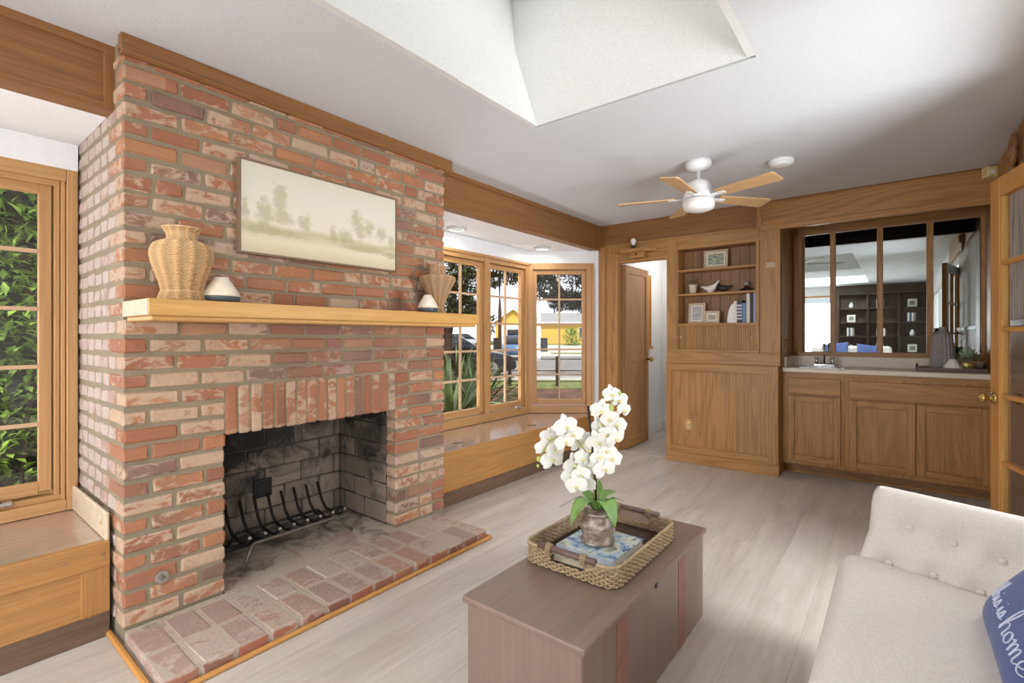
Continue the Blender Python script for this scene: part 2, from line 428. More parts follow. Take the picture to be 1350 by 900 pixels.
# ---------------------------------------------------------------- floor
fl = struct(box('floor', -3.4, 2.4, YN - 0.1, 6.6, -0.14, -0.006, 'mortar', None, 0), 'pale grey-beige wood plank floor')
pw, pl = 0.19, 1.22
pm = {}
i = 0
x = XB - 0.06
while x < XR + 0.02:
    y = YN - R.random() * pl
    while y < 6.3:
        y0, y1 = max(y, YN), min(y + pl, 6.3)
        if y1 - y0 > 0.05 and not (y0 > 5.1 and x > -1.75):
            x1 = min(x + pw, XR + 0.03)
            key = (round(x1 - x, 3), round(y1 - y0, 3))
            if key not in pm:
                o = box('plank', 0, key[0] - 0.0006, 0, key[1] - 0.0006, -0.008, 0, 'plank', None, 0.0005)
                pm[key] = o.data
            else:
                o = bpy.data.objects.new('plank', pm[key]); COL.objects.link(o)
            o.location = (x + key[0] / 2, y0 + key[1] / 2, -0.008); par(o, fl)
        y += pl
    x += pw
# ---------------------------------------------------------------- ceiling with two skylight openings
SX0, SX1, SY0, SY1 = -1.605, -0.504, 0.25, 2.265
RY0, RY1 = -2.5, -1.0
bm = B()
bx(bm, XB - 0.1, SX0 - .03, YN, YM + 0.1, ZC, ZC + 0.12)
bx(bm, SX1 + .03, XR + 0.1, YN, YM + 0.1, ZC, ZC + 0.12)
for a, b in ((YN, RY0 - .03), (RY1 + .03, SY0 - .03), (SY1 + .02, YM + 0.1)): bx(bm, SX0 - .03, SX1 + .03, a, b, ZC, ZC + 0.12)
bx(bm, XR + 0.1, 2.4, 0.6, 4.0, ZC, ZC + 0.12)
struct(ob('ceiling', bm, 'ceil'), 'pale grey textured plaster ceiling')
# skylight shaft walls
sk = thing('trim_skylight', 'white plastered skylight shaft cut through the ceiling above the trunk', None, (-1.05, 1.2, ZC), kind='structure')
ZT = 3.0
q = (-1.605, 2.068, 2.735); q2 = (-0.504, 1.96, 2.98)
def panel(name, pts, par_, mat='shaft', th=0.03): return ob(name, poly_solid(B(), pts, th), mat, par_)
panel('shaft_left', [(SX0, SY0, ZC), (SX0, SY1, ZC), q, (SX0, 2.03, ZT), (SX0, SY0, ZT)], sk)
panel('shaft_sun_patch', [(SX0 + 0.006, SY0, ZC), (SX0 + 0.006, 1.624, ZC), (SX0 + 0.006, 2.016, ZT), (SX0 + 0.006, SY0, ZT)], sk, th=0.006)  # plaster sheet raised in the outline of the sunlit patch on this wall
panel('shaft_far_slope', [(SX0, SY1, ZC), (SX1, SY1, ZC), q2, q], sk)
panel('shaft_far', [q, q2, (SX1, 1.955, ZT), (SX0, 2.03, ZT)], sk)
panel('shaft_right', [(SX1, SY1, ZC), (SX1, SY0, ZC), (SX1, SY0, ZT), (SX1, 1.955, ZT), q2], sk)
panel('shaft_near', [(SX1, SY0, ZC), (SX0, SY0, ZC), (SX0, SY0, ZT), (SX1, SY0, ZT)], sk)
bm = B(); bx(bm, SX0 - 0.05, SX1 + 0.05, SY0 - 0.05, SY1, ZT + 0.012, ZT + 0.03); ob('acrylic_dome', bm, 'opal', sk)
bm = B()
for a in ((SX0 - .04, SX0 + .012, SY0, 2.03), (SX1 - .012, SX1 + .04, SY0, 2.03), (SX0, SX1, 2.0, 2.035), (SX0, SX1, SY0 - .04, SY0 + .012)):
    bx(bm, a[0], a[1], a[2], a[3], ZT - 0.004, ZT + 0.014)
ob('dome_frame', bm, 'greyceramic', sk)
sk2 = thing('trim_rear_skylight', 'white plastered skylight shaft behind the sofa', None, (-1.05, -1.7, ZC), kind='structure')
for n_, a in (('shaft_left', (SX0 - .03, SX0, RY0, RY1)), ('shaft_right', (SX1, SX1 + .03, RY0, RY1)), ('shaft_far', (SX0, SX1, RY1, RY1 + .03)), ('shaft_near', (SX0, SX1, RY0 - .03, RY0))):
    box(n_, a[0], a[1], a[2], a[3], ZC, ZT, 'shaft', sk2, 0)
box('acrylic_dome', SX0 - .05, SX1 + .05, RY0 - .05, RY1 + .05, ZT + .012, ZT + .03, 'opal', sk2, 0)

# ---------------------------------------------------------------- left side: beam, bays
def beam(name, y0, y1, label):
    b = thing(name, label, None, (XB - 0.05, (y0 + y1) / 2, ZB), kind='structure')
    box('beam_core', XB - 0.1, XB - 0.012, y0, y1, ZB, ZC, M['beam']['y'], b, 0)
    box('beam_rail', XB - 0.014, XB, y0, y1, ZC - 0.035, ZC, M['beam']['y'], b)
    box('beam_rail', XB - 0.014, XB - 0.004, y0, y1, ZB - .002, ZB + 0.03, M['beam']['y'], b)
    for y in (y0, y1 - 0.04): box('beam_stile', XB - 0.014, XB - 0.002, y, y + 0.04, ZB, ZC, M['beam']['z'], b)
    return b
beam('trim_beam_window_side', FY1 - 0.02, YB, 'oak header beam above the bay window seat')
beam('trim_beam_hedge_side', -2.2, FY0 + 0.01, 'oak header beam between fireplace and hedge window')
cr = struct(box('trim_crown', XF - 0.02, XF + 0.022, FY0 - 0.012, FY1 + 0.055, 2.33, ZC, M['beam']['y'], None, 0.004), 'oak crown moulding along the top of the brick chimney')
box('crown_bead', XF, XF + 0.03, FY0 - 0.012, FY1 + 0.055, 2.335, 2.348, M['beam']['y'], cr, 0.003)

class Wall:
    """plane frame: s along the wall, n into the room, z up"""
    def __init__(s, o, d):
        o = Vector((o[0], o[1], 0)); d = Vector((d[0], d[1], 0)).normalized(); nrm = Vector((d.y, -d.x, 0))
        s.m = Matrix(((d.x, nrm.x, 0, o.x), (d.y, nrm.y, 0, o.y), (0, 0, 1, 0), (0, 0, 0, 1)))
    def box(s, name, s0, s1, n0, n1, z0, z1, mat, parent, bev=0.0025):
        return ob(name, bx(B(), s0, s1, n0, n1, z0, z1, bev, s.m), mat, parent)
def sash(w, s0, s1, z0, z1, parent, rows=5, cols=2, crank=True, vis=True):
    """one casement: sash frame, muntins and a pane in every light"""
    ax = 'z'
    T = M['trim']
    sh = thing('sash', None, None, w.m @ Vector((s0, 0, z0))); par(sh, parent)
    f = 0.045
    for nm, a in (('stile', (s0 - f, s0, z0 - f, z1 + f)), ('stile', (s1, s1 + f, z0 - f, z1 + f))):
        w.box(nm, a[0], a[1], -0.02, 0.022, a[2], a[3], T['z'], sh)
    for a in ((s0, s1, z0 - f - 0.012, z0), (s0, s1, z1, z1 + f)):
        w.box('rail', a[0], a[1], -0.02, 0.022, a[2], a[3], T['y'], sh)
    cw, rh = (s1 - s0) / cols, (z1 - z0) / rows
    for c in range(1, cols): w.box('muntin', s0 + c * cw - 0.009, s0 + c * cw + 0.009, -0.012, 0.014, z0, z1, M['trim_pale']['z'], sh, 0.003)
    for r in range(1, rows): w.box('muntin', s0, s1, -0.012, 0.013, z0 + r * rh - 0.009, z0 + r * rh + 0.009, M['trim_pale']['y'], sh, 0.003)
    for c in range(cols):
        for r in range(rows):
            w.box('pane', s0 + c * cw, s0 + (c + 1) * cw, -0.003, 0.001, z0 + r * rh, z0 + (r + 1) * rh, 'glass', sh, 0)
M['trim_pale'] = woods('muntin_wood', (202, 170, 136), dark=0.85, cath=0.1)
GZ0, GZ1 = 0.53, 1.895
def crank(w, s, parent, sgn=1):
    c = thing('crank_handle', None, None, w.m @ Vector((s, 0.06, 0.47))); par(c, parent)
    w.box('crank_base', s - 0.04, s + 0.04, 0.03, 0.075, 0.455, 0.475, 'steel', c, 0.005)
    bm = B(); tube(bm, [w.m @ Vector(p) for p in ((s, 0.055, 0.475), (s + 0.01 * sgn, 0.07, 0.492), (s + 0.06 * sgn, 0.085, 0.49), (s + 0.10 * sgn, 0.09, 0.482))], 0.007, 8)
    ob('crank_arm', bm, 'steel', c, True)

# ---- bay with the street view (window_1 long side, window_2 angled side)
w1 = thing('window_1', 'long casement window of the bay with small panes facing the street', None, (XW, 3.3, 0.39), kind='structure')
wa = Wall((XW - 0.01, FY1 - 0.05), (0, 1))   # s = y - 2.26 ; n points to +x
o0 = FY1 - 0.05
T = M['trim']
for a, b in ((2.36, 2.86), (3.03, 3.525), (3.69, 4.19)):
    sash(wa, a - o0, b - o0, GZ0, GZ1, w1)
for a in (2.29, 2.945, 3.605, 4.27):          # posts
    wa.box('mullion', a - o0 - 0.035, a - o0 + 0.035, -0.05, 0.055, 0.40, 2.0, T['z'], w1)
wa.box('head_casing', 0, 4.31 - o0, -0.05, 0.05, 1.945, 2.012, T['y'], w1)
wa.box('head_stop', 0, 4.31 - o0, -0.05, 0.065, 1.985, 2.012, T['y'], w1)
wa.box('sill', 0, 4.31 - o0, -0.06, 0.065, 0.386, 0.462, T['y'], w1)
crank(wa, 4.1 - o0, w1, -1); crank(wa, 2.8 - o0, w1, -1)
A = Vector((XW - 0.01, 4.31)); D2 = Vector((math.cos(YAW), math.sin(YAW)))
w2 = thing('window_2', 'single casement of the bay on the angled side next to the doorway', None, (A.x + D2.x * .36, A.y + D2.y * .36, 0.39), kind='structure')
wb = Wall(A, D2)
sash(wb, 0.115, 0.61, GZ0, GZ1, w2)
for a in (0.035, 0.69): wb.box('mullion', a - 0.036, a + 0.036, -0.05, 0.055, 0.40, 2.0, T['z'], w2)
for a in (0.0, 0.72): wb.box('casing_bead', a - 0.012, a + 0.012, -0.05, 0.07, 0.40, 2.0, T['z'], w2)
wb.box('head_casing', 0, 0.73, -0.05, 0.05, 1.945, 2.012, T['x'], w2)
wb.box('sill', 0, 0.73, -0.06, 0.065, 0.386, 0.462, T['x'], w2)
# bay walls and ceiling
bw = struct(box('wall_bay', XW - 0.08, XW + 0.045, FY1, 4.31, 2.012, ZB, 'baywhite', None, 0), 'white plaster wall strip above the bay window')
wb.box('wall_strip', 0, 0.73, -0.08, 0.045, 2.012, ZB, 'baywhite', bw, 0)
bx_ = A + D2 * 0.73
box('wall_jamb', bx_.x - 0.02, XB - 0.02, bx_.y - 0.03, YB + 0.05, 0.38, ZB, 'baywhite', bw, 0)
wa.box('wall_below', 0, 4.31 - o0, -0.08, -0.05, -0.2, 0.39, 'baywhite', bw, 0)
wb.box('wall_below', 0, 0.75, -0.08, -0.05, -0.2, 0.39, 'baywhite', bw, 0)
bm = B(); prism(bm, [(XB - .099, FY1), (XB - .099, YB + .05), (bx_.x - .02, YB + .05), (A.x - .06, A.y), (A.x - .06, FY1)], ZB + .001, ZB + 0.1)
bc = struct(ob('ceiling_bay', bm, 'baywhite'), 'white ceiling over the bay window seat')
for u, v, lb in ((602, 300, 'flush round white light in the bay ceiling nearer the brick chimney'), (715, 326, 'flush round white light in the bay ceiling nearer the angled window')):
    p = P(u, v, z=ZB)
    l_ = thing('recessed_light', lb, 'light', (p.x, p.y, ZB - 0.012), 'recessed lights in the bay ceiling')
    bm = B(); lathe(bm, [(0.0, 0), (0.055, 0.0), (0.055, 0.004)], (p.x, p.y, ZB - 0.008), 28); ob('lens', bm, 'opal', l_)
    bm = B(); lathe(bm, [(0.056, 0.006), (0.06, -0.014), (0.085, -0.009), (0.088, 0.007)], (p.x, p.y, ZB - 0.006), 28, cap=False); ob('trim_ring', bm, 'ringgrey', l_, True)
    light('bay_lamp', 'AREA', (p.x, p.y, ZB - .013), 1.5, (1, .97, .93), (p.x, p.y, 0), shape='DISK', size=.1)

def seat(name, y0, y1, label, holes, poly, base_mat):
    s = thing(name, label, 'window seat', (XB - 0.2, (y0 + y1) / 2, 0))
    Bm = M['bench']
    box('base_board', XB - 0.03, XB + 0.004, y0, y1, 0, 0.10, M['seatbase']['y'], s, 0.003)
    box('front_panel', XB - 0.03, XB - 0.006, y0, y1, 0.10, 0.29, Bm['y'], s, 0)
    box('apron', XB - 0.03, XB + 0.006, y0, y1, 0.285, 0.388, Bm['y'], s, 0.003)
    for y in (y0, y1 - 0.09): box('stile', XB - 0.03, XB + 0.002, y, y + 0.09, 0.10, 0.287, Bm['z'], s, 0.002)
    n = len(poly)
    for pl_ in poly:
        bm = B(); prism(bm, pl_, 0.362, 0.384); ob('seat_lid', bm, M['benchtop']['y'], s)
    for x, y in holes:
        bm = B(); lathe(bm, [(0.0, 0), (0.026, 0.0)], (x, y, 0.3848), 16, fn=lambda r, z, a: r * (0.7 + 0.3 * abs(math.sin(a))), cap=False)
        ob('finger_hole', bm, 'dark', s)
    return s
g = 0.002
xe = XW + 0.06
P1 = [[(XB - .03, FY1 + .01), (XB - .03, 3.3 - g), (xe, 3.3 - g), (xe, FY1 + .01)],
      [(XB - .03, 3.3 + g), (XB - .03, YB - .03), (bx_.x, bx_.y - .09), (xe + 0.01, A.y - 0.04), (xe, 3.3 + g)]]
hl = []
for u, v in ((600, 584), (607, 583), (698, 560.5), (704, 560)):
    p = P(u, v, z=0.385); hl.append((p.x, p.y))
seat('window_seat', FY1 + 0.01, YB - 0.02, 'built-in wooden window seat in the bay facing the street, lids with finger holes', hl, P1, None)

# ---- bay with the hedge view
w3 = thing('window_3', 'casement window with small panes looking onto a hedge, left of the fireplace', None, (XW, 0, 0.39), kind='structure')
wc = Wall((XW - 0.01, -1.5), (0, 1)); o3 = -1.5
for a, b in ((-0.07, 0.43), (-0.78, -0.28), (-1.4, -0.9)): sash(wc, a - o3, b - o3, GZ0, GZ1, w3)
for a in (-0.175, -0.84): wc.box('mullion', a - o3 - 0.03, a - o3 + 0.03, -0.05, 0.055, 0.40, 2.0, T['z'], w3)
wc.box('jamb', 0.48 - o3, 0.50 - o3, -0.05, 0.045, 0.40, 1.96, T['z'], w3)
wc.box('jamb', 0.502 - o3, 0.518 - o3, -0.05, 0.06, 0.40, 1.975, T['z'], w3)
wc.box('casing', 0.52 - o3, 0.562 - o3, -0.05, 0.077, 0.386, 2.02, T['z'], w3, 0.004)
wc.box('head_casing', 0, 0.519 - o3, -0.05, 0.075, 1.96, 2.02, T['y'], w3)
wc.box('head_stop', 0, 0.5 - o3, -0.05, 0.05, 1.935, 1.965, T['y'], w3)
wc.box('sill', 0, 0.519 - o3, -0.06, 0.075, 0.386, 0.44, T['y'], w3)
wc.box('sill_stop', 0, 0.51 - o3, -0.06, 0.05, 0.44, 0.465, T['y'], w3)
crank(wc, 0.30 - o3, w3, -1)
b3 = struct(box('wall_hedge_bay', XW - 0.08, XW + 0.065, -1.5, FY0 - .004, 2.018, ZB, 'baywhite', None, 0), 'white plaster wall strip above the hedge window')
box('wall_below', XW - 0.1, XW - 0.06, -1.5, FY0, -0.2, 0.39, 'baywhite', b3, 0)
box('wall_end', XW - 0.08, XB - 0.02, -1.6, -1.5, 0, ZB, 'baywhite', b3, 0)
struct(box('ceiling_hedge_bay', XW - 0.08, XB - 0.099, -1.6, FY0, ZB + .001, ZB + 0.1, 'baywhite', None, 0), 'white ceiling of the hedge window bay')
ws = seat('window_seat', -1.5, FY0 - 0.012, 'built-in honey-coloured window seat beneath the hedge window', [], [[(XB - .03, -1.5), (XB - .03, FY0 - .012), (xe, FY0 - .012), (xe, -1.5)]], None)
# pale end board against the bricks
bm = B(); bx(bm, xe + 0.005, XB + 0.0, FY0 - 0.026, FY0 - 0.012, 0.386, 0.50, 0.004)
eb = ob('end_board', bm, 'plate', ws)
for xx in (-3.02, -2.60):
    bm = B(); cyl(bm, (xx, FY0 - 0.028, 0.445), (xx, FY0 - 0.0255, 0.445), 0.008, 10); ob('screw', bm, 'almond', ws)
for yy in (0.41, 0.53):
    bm = B(); cyl(bm, (XB + 0.005, yy, 0.34), (XB + 0.008, yy, 0.34), 0.009, 12); ob('plug', bm, M['oak_dark']['z'], ws)

# ---------------------------------------------------------------- fireplace
OY0, OY1, OZ1, SOZ = 0.94, 1.905, 0.768, 1.006
CH_ = 0.0727; BH = 0.057
fp = thing('fireplace', 'red brick fireplace with open firebox and chimney up to the ceiling', 'fireplace', (-2.7, 1.43, 0))
XK = XF - 0.009     # mortar face
bm = B()
XBK = -3.22
bx(bm, XBK, XK, FY0 + 0.005, OY0 - 0.04, 0, ZC); bx(bm, XBK, XK, OY1 + 0.04, FY1 - 0.009, 0, ZC)
bx(bm, XF - .1, XK, OY0 - .04, OY0 - .007, 0, OZ1 + .008); bx(bm, XF - .1, XK, OY1 + .007, OY1 + .04, 0, OZ1 + .008)
bx(bm, XBK, XK, OY0 - 0.04, OY1 + 0.04, OZ1 + 0.008, ZC)
bx(bm, XBK, -3.03, OY0 - 0.04, OY1 + 0.04, 0, OZ1 + 0.008)
ob('mortar_core', bm, 'mortar', fp)
def brick_mesh(name, sx, sy, sz, k, mat):
    """sx depth, sy length, sz height, a worn bevelled brick with uneven edges"""
    rr = random.Random(k)
    bm = bx(B(), -sx / 2, sx / 2, -sy / 2, sy / 2, -sz / 2, sz / 2, 0.0075)
    for v in bm.verts:
        v.co += Vector((rr.uniform(-1, 1) * 0.0022, rr.uniform(-1, 1) * 0.003, rr.uniform(-1, 1) * 0.003))
    me = bpy.data.meshes.new(name); bm.to_mesh(me); bm.free()
    for p in me.polygons: p.use_smooth = False
    me.materials.append(M[mat]); return me
NV = 7
LIB = {}
def lib(kind, sx, sy, sz, mat):
    if kind not in LIB: LIB[kind] = [brick_mesh('brick_' + kind, sx, sy, sz, 100 * len(LIB) + k, mat) for k in range(NV)]
    return R.choice(LIB[kind])
rest = []
bricks = 0
def brick(kind, nom, mat, x0, x1, y0, y1, z0, z1, parent=None, name='brick', joined=False, jit=0.003):
    me = lib(kind, *nom, mat)
    sc = Vector(((x1 - x0) / nom[0], (y1 - y0) / nom[1], (z1 - z0) / nom[2]))
    loc = Vector(((x0 + x1) / 2, (y0 + y1) / 2, (z0 + z1) / 2)) + Vector((R.uniform(-jit, jit * 0.4), 0, R.uniform(-1, 1) * 0.0012))
    rot = R.uniform(-1, 1) * 0.012
    if joined:
        rest.append((me, Matrix.Translation(loc) @ Matrix.Diagonal((*sc, 1)))); return
    o = bpy.data.objects.new(name, me); COL.objects.link(o)
    o.scale = sc; o.location = loc; o.rotation_euler = (rot, 0, 0)
    par(o, parent or fp); return o
ST, HD = (0.1, 0.2, BH), (0.1, 0.095, BH)
nc = int((2.335 - HT) / CH_) + 1
front_n = 0
for c in range(nc):
    z0 = HT + 0.008 + c * CH_; z1 = min(z0 + BH, 2.34)
    if z1 - z0 < 0.02: continue
    odd = c % 2
    def run(ya, yb, left_corner, right_corner):
        """bricks between ya and yb"""
        global front_n
        y = ya
        first = True
        while y < yb - 0.02:
            L = 0.2 + R.uniform(-0.014, 0.012)
            if first and (odd if left_corner else R.random() < 0.35): L = 0.096 + R.uniform(-.006, .006)
            elif R.random() < 0.07: L = 0.11
            e = y + L
            if yb - e < 0.055: e = yb
            g_ = 0.013
            j0, j1 = y, e - (g_ if e < yb else 0)
            z_lo, z_hi = z0 + R.uniform(-.002, .002), z1 + R.uniform(-.002, .002)
            dep = 0.2 if (first and left_corner and odd) else 0.1
            near_fire = (z0 < 1.27 and z0 > 0.95 and j0 > 1.02 and j1 < 2.2)
            kind = ('st' if (j1 - j0) > 0.14 else 'hd') + ('g' if near_fire else '')
            brick(kind, ST if kind[:2] == 'st' else HD, 'brick_grey' if near_fire else 'brick', XF - dep, XF, j0, j1, z_lo, z_hi)
            front_n += 1
            y = e; first = False
    if z0 < SOZ - 0.01:
        run(FY0, OY0, True, False); run(OY1, FY1, False, True)
    else: run(FY0, FY1, True, True)
# soldier course over the opening
ns = 17; sw = (OY1 - OY0) / ns
for k in range(ns):
    brick('so', (0.1, 0.05, 0.19), 'brick_soldier' if False else 'brick', XF - 0.1, XF, OY0 + k * sw + 0.004, OY0 + (k + 1) * sw - 0.004, OZ1, SOZ - 0.012)
    front_n += 1
# jamb faces inside the opening are the ends of the pier bricks; side face towards the hedge window
side_budget = max(0, 300 - front_n)
cand = []
for c in range(nc):
    z0 = HT + 0.008 + c * CH_; z1 = z0 + BH
    if z1 > 2.36: continue
    x = XF - (0.2 if c % 2 else 0.1) - 0.015
    while x > XBK + 0.03:
        L = 0.1 if R.random() < 0.75 else 0.108
        xa = max(x - L, XBK)
        visible = (z1 < ZB + 0.03 and (z0 > 0.37 or x > XB - 0.05)) or xa > XB - 0.02
        if visible: cand.append((x, xa, z0, z1))
        x = xa - 0.016
cand.sort(key=lambda t: -t[0])
for k, (x, xa, z0, z1) in enumerate(cand):
    kind = 'si'; nom = (0.095, 0.1, BH)
    brick(kind, nom, 'brick_side', xa, x, FY0 + R.uniform(0, .003), FY0 + 0.1, z0, z1, joined=k >= side_budget)
for c in range(nc):      # far side, never seen from here
    z0 = HT + 0.008 + c * CH_
    x = XF - 0.211
    while x > XBK + 0.1:
        brick('si', (0.095, 0.1, BH), 'brick_side', x - 0.095, x, FY1 - 0.1, FY1, z0, min(z0 + BH, 2.34), joined=True); x -= 0.106
bm = B()
for me, mt in rest:
    t_ = bpy.data.meshes.new('t'); t_ = me.copy(); t_.transform(mt); bm.from_mesh(t_); bpy.data.meshes.remove(t_)
tag(ob('side_bricks', bm, 'brick_side', fp), 'bricks paled with painted window light further back on the sides of the chimney', None, None, 'stuff')
# firebox lined with firebricks
fb = ob('firebox', bx(B(), -3.03, XF - 0.1, OY0 + 0.0, OY1 - 0.0, OZ1 + 0.002, OZ1 + 0.006), 'firemortar', fp)
bm = B(); bx(bm, -3.03, -3.012, OY0, OY1, 0.05, OZ1); bx(bm, -3.03, XF - 0.1, OY0 - 0.02, OY0 - 0.005, .05, OZ1); bx(bm, -3.03, XF - 0.1, OY1 + 0.005, OY1 + 0.02, .05, OZ1)
ob('firebox_mortar', bm, 'firemortar', fp)
FH = 0.118
for c in range(6):
    z0 = HT + c * 0.1235; z1 = min(z0 + FH, OZ1)
    if z1 - z0 < .02: continue
    y = OY0 - (0.11 if c % 2 else 0)
    while y < OY1:
        a, b = max(y, OY0 + .004), min(y + 0.225, OY1 - .004)
        if b - a > 0.03: brick('fb', (0.05, 0.225, FH), 'firebrick', -3.05, -3.0, a, b, z0, z1, name='firebrick', jit=0.002)
        y += 0.231
    for side in (0, 1):
        x = XF - 0.1 - (0.115 if c % 2 else 0)
        xs = XF - 0.1
        if c % 2: pass
        while xs > -3.0:
            L = 0.11 if (c % 2 and xs == XF - 0.1) else 0.225
            a = max(xs - L, -3.0)
            if xs - a > 0.03:
                if side: brick('fs', (0.225, 0.05, FH), 'firebrick', a, xs - .006, OY1 + 0.0, OY1 + 0.05, z0, z1, name='firebrick', jit=0.0015)
                else: brick('fs', (0.225, 0.05, FH), 'firebrick', a, xs - .006, OY0 - 0.05, OY0 - 0.0, z0, z1, name='firebrick', jit=0.0015)
            xs = a
# hearth slab
hx = -1.945
he = thing('hearth', 'low brick hearth slab in front of the fireplace with wooden edging', 'hearth', (-2.2, 1.42, 0))
bm = B(); bx(bm, XF - .0, hx - 0.006, FY0 + 0.006, FY1 - 0.09, 0, HT - 0.0022); bx(bm, -3.0, XF, OY0 + .002, OY1 - .002, 0, HT - .0022); ob('mortar_bed', bm, 'ash', he)
HYS, HYE = FY0, FY1 - 0.085
cols = [(hx - 0.2, hx), (hx - 0.415, hx - 0.212), (-2.62, -2.372), (-2.85, -2.632)]
def hearth_piece(nm, mat, x0, x1, y0, y1, z0, z1):
    o = brick(nm, {'hb': (0.2, 0.1, 0.05), 'he': (0.2, 0.1, 0.05)}[nm], mat, x0, x1, y0, y1, z0, z1, parent=he, jit=0.001)
    return o
for ci, (x0, x1) in enumerate(cols):
    y = HYS; yo = [0, 0.0, 0.05, 0.0][ci]
    w_ = [0.122, 0.122, 0.2, 0.2][ci]
    lo, hi = (HYS, HYE) if ci < 2 else (OY0 + 0.03, OY1 - 0.03)
    y = lo - yo
    while y < hi - 0.02:
        a, b = max(y, lo), min(y + w_, hi)
        if hi - b < 0.04: b = hi
        if b - a > 0.03:
            dz = R.uniform(-.0015, .0015) - (0.004 if ci > 1 else 0)
            if ci == 0:
                hearth_piece('he', 'brick_hearth', x0, x1, a, b - 0.012, 0.012, HT + dz)
            else: hearth_piece('hb', 'brick_hearth', x0, x1, a, b - 0.012, HT - 0.03, HT + dz)
        y = b
# front edge of the hearth shows darker red brick ends
y = HYS
while y < HYE - 0.03:
    b = min(y + 0.122, HYE)
    if HYE - b < 0.04: b = HYE
    o = box('brick_end', hx - 0.012, hx + 0.002, y + 0.001, b - 0.013, 0.006, HT - 0.008, 'brick_edge', he, 0.003)
    y = b
F2 = M['frdoor']
box('edging', hx + 0.003, hx + 0.024, FY0 - 0.03, FY1 - 0.062, 0, 0.019, F2['y'], he, 0.006)
box('edging', XF - 0.15, hx + 0.003, FY0 - 0.026, FY0 - 0.005, 0, 0.019, F2['x'], he, 0.006)
box('edging', XF - 0.12, hx + 0.003, HYE + 0.002, HYE + 0.022, 0, 0.019, F2['x'], he, 0.006)
# mantel
mt = thing('mantel_shelf', 'honey-coloured wooden mantel shelf across the brick chimney', 'mantel', (-2.25, 1.43, 1.277))
box('mantel_board', XF + 0.004, -2.09, FY0, FY1, 1.295, 1.357, M['mantel']['y'], mt, 0.003)
box('mantel_moulding', XF + 0.004, -2.105, FY0 + 0.012, FY1 - 0.012, 1.278, 1.296, M['mantel']['y'], mt, 0.004)
box('end_cap', XF + 0.006, -2.094, FY0 - 0.003, FY0 + 0.001, 1.297, 1.355, 'plate', mt, 0.001)
# gas key plate on the pier, gas box in the firebox
p = P(213, 760, x=XF)
kv = thing('gas_key_plate', 'small round chrome gas key plate low on the brick pier', 'valve', (XF, p.y, p.z - .02))
bm = B(); cyl(bm, (XF - 0.002, p.y, p.z), (XF + 0.006, p.y, p.z), 0.026, 20); ob('escutcheon', bm, 'steel', kv)
bm = B(); cyl(bm, (XF + 0.006, p.y, p.z), (XF + 0.016, p.y, p.z), 0.010, 12); ob('key_socket', bm, 'iron', kv)
p = P(346, 643, x=-2.995)
gp = thing('clean_out_plate', 'square black iron plate on the back wall of the firebox', 'plate', (-2.995, p.y, p.z - .06))
box('plate_face', -3.0, -2.988, p.y - .055, p.y + .055, p.z - .055, p.z + .055, 'black', gp, 0.003)
box('plate_rim', -2.988, -2.984, p.y - .035, p.y + .035, p.z - .04, p.z + .04, 'black', gp, 0.002)
# log grate
gr = thing('log_grate', 'black iron log grate with upright prongs standing in the firebox', 'grate', (-2.68, 1.38, HT))
ga, gb = 1.09, 1.69
zr = HT + 0.10
xg0, xg1 = -2.60, -2.80
bm = B(); tube(bm, [(xg0 + .03, ga, HT + .004), (xg0, ga + .055, zr - .008), (xg0, ga + .07, zr), (xg0, gb - .08, zr), (xg0, gb - .065, zr - .006), (xg0 + .035, gb + .02, HT + .004)], 0.009, 8); ob('front_rail', bm, 'iron', gr, True)
bm = B(); tube(bm, [(xg1 - .03, ga, HT + .004), (xg1, ga + .055, zr - .006), (xg1, ga + .07, zr), (xg1, gb - .08, zr), (xg1, gb - .065, zr - .006), (xg1 - .035, gb + .02, HT + .004)], 0.009, 8); ob('back_rail', bm, 'black', gr, True)
for k in range(8):
    y = ga + 0.03 + k * (gb - ga - 0.06) / 7
    bm = B(); tube(bm, [(xg0 + .03, y, zr + .045), (xg0 - .005, y, zr + .012), (xg0 - .06, y, zr - .004), (xg1 + .03, y, zr + .006), (xg1 - .02, y, zr + .05), (xg1 - .07, y, zr + .15)], 0.0085, 8)
    o = ob('prong', bm, 'black', gr, True)
    bm = B(); cyl(bm, (xg0 + .0295, y, zr + .044), (xg0 + .033, y, zr + .0475), 0.0088, 8); ob('prong_tip', bm, 'steel', o)
bm = B(); tube(bm, [(-2.75, 0.955, HT + .05), (-2.75, 1.25, HT + .045)], 0.014, 8); ob('gas_pipe', bm, 'black', gr, True)

# ---------------------------------------------------------------- back wall (oak panelling, doorway, bar recess)
O = M['oak']; OD = M['oak_dark']; BE = M['beam']
wb_ = thing('wall_back', 'oak panelled back wall with doorway, bookcase and bar recess', None, (-1, YB, 0), kind='structure')
DX0, DX1, DZ = -2.332, -1.806, 1.995
ZS = 2.18
def bb(n, x0, x1, z0, z1, d=0.0, t=0.06, m=None, bev=0.002, p=None): return box(n, x0, x1, YB - d, YB + t, z0, z1, m, p or wb_, bev)
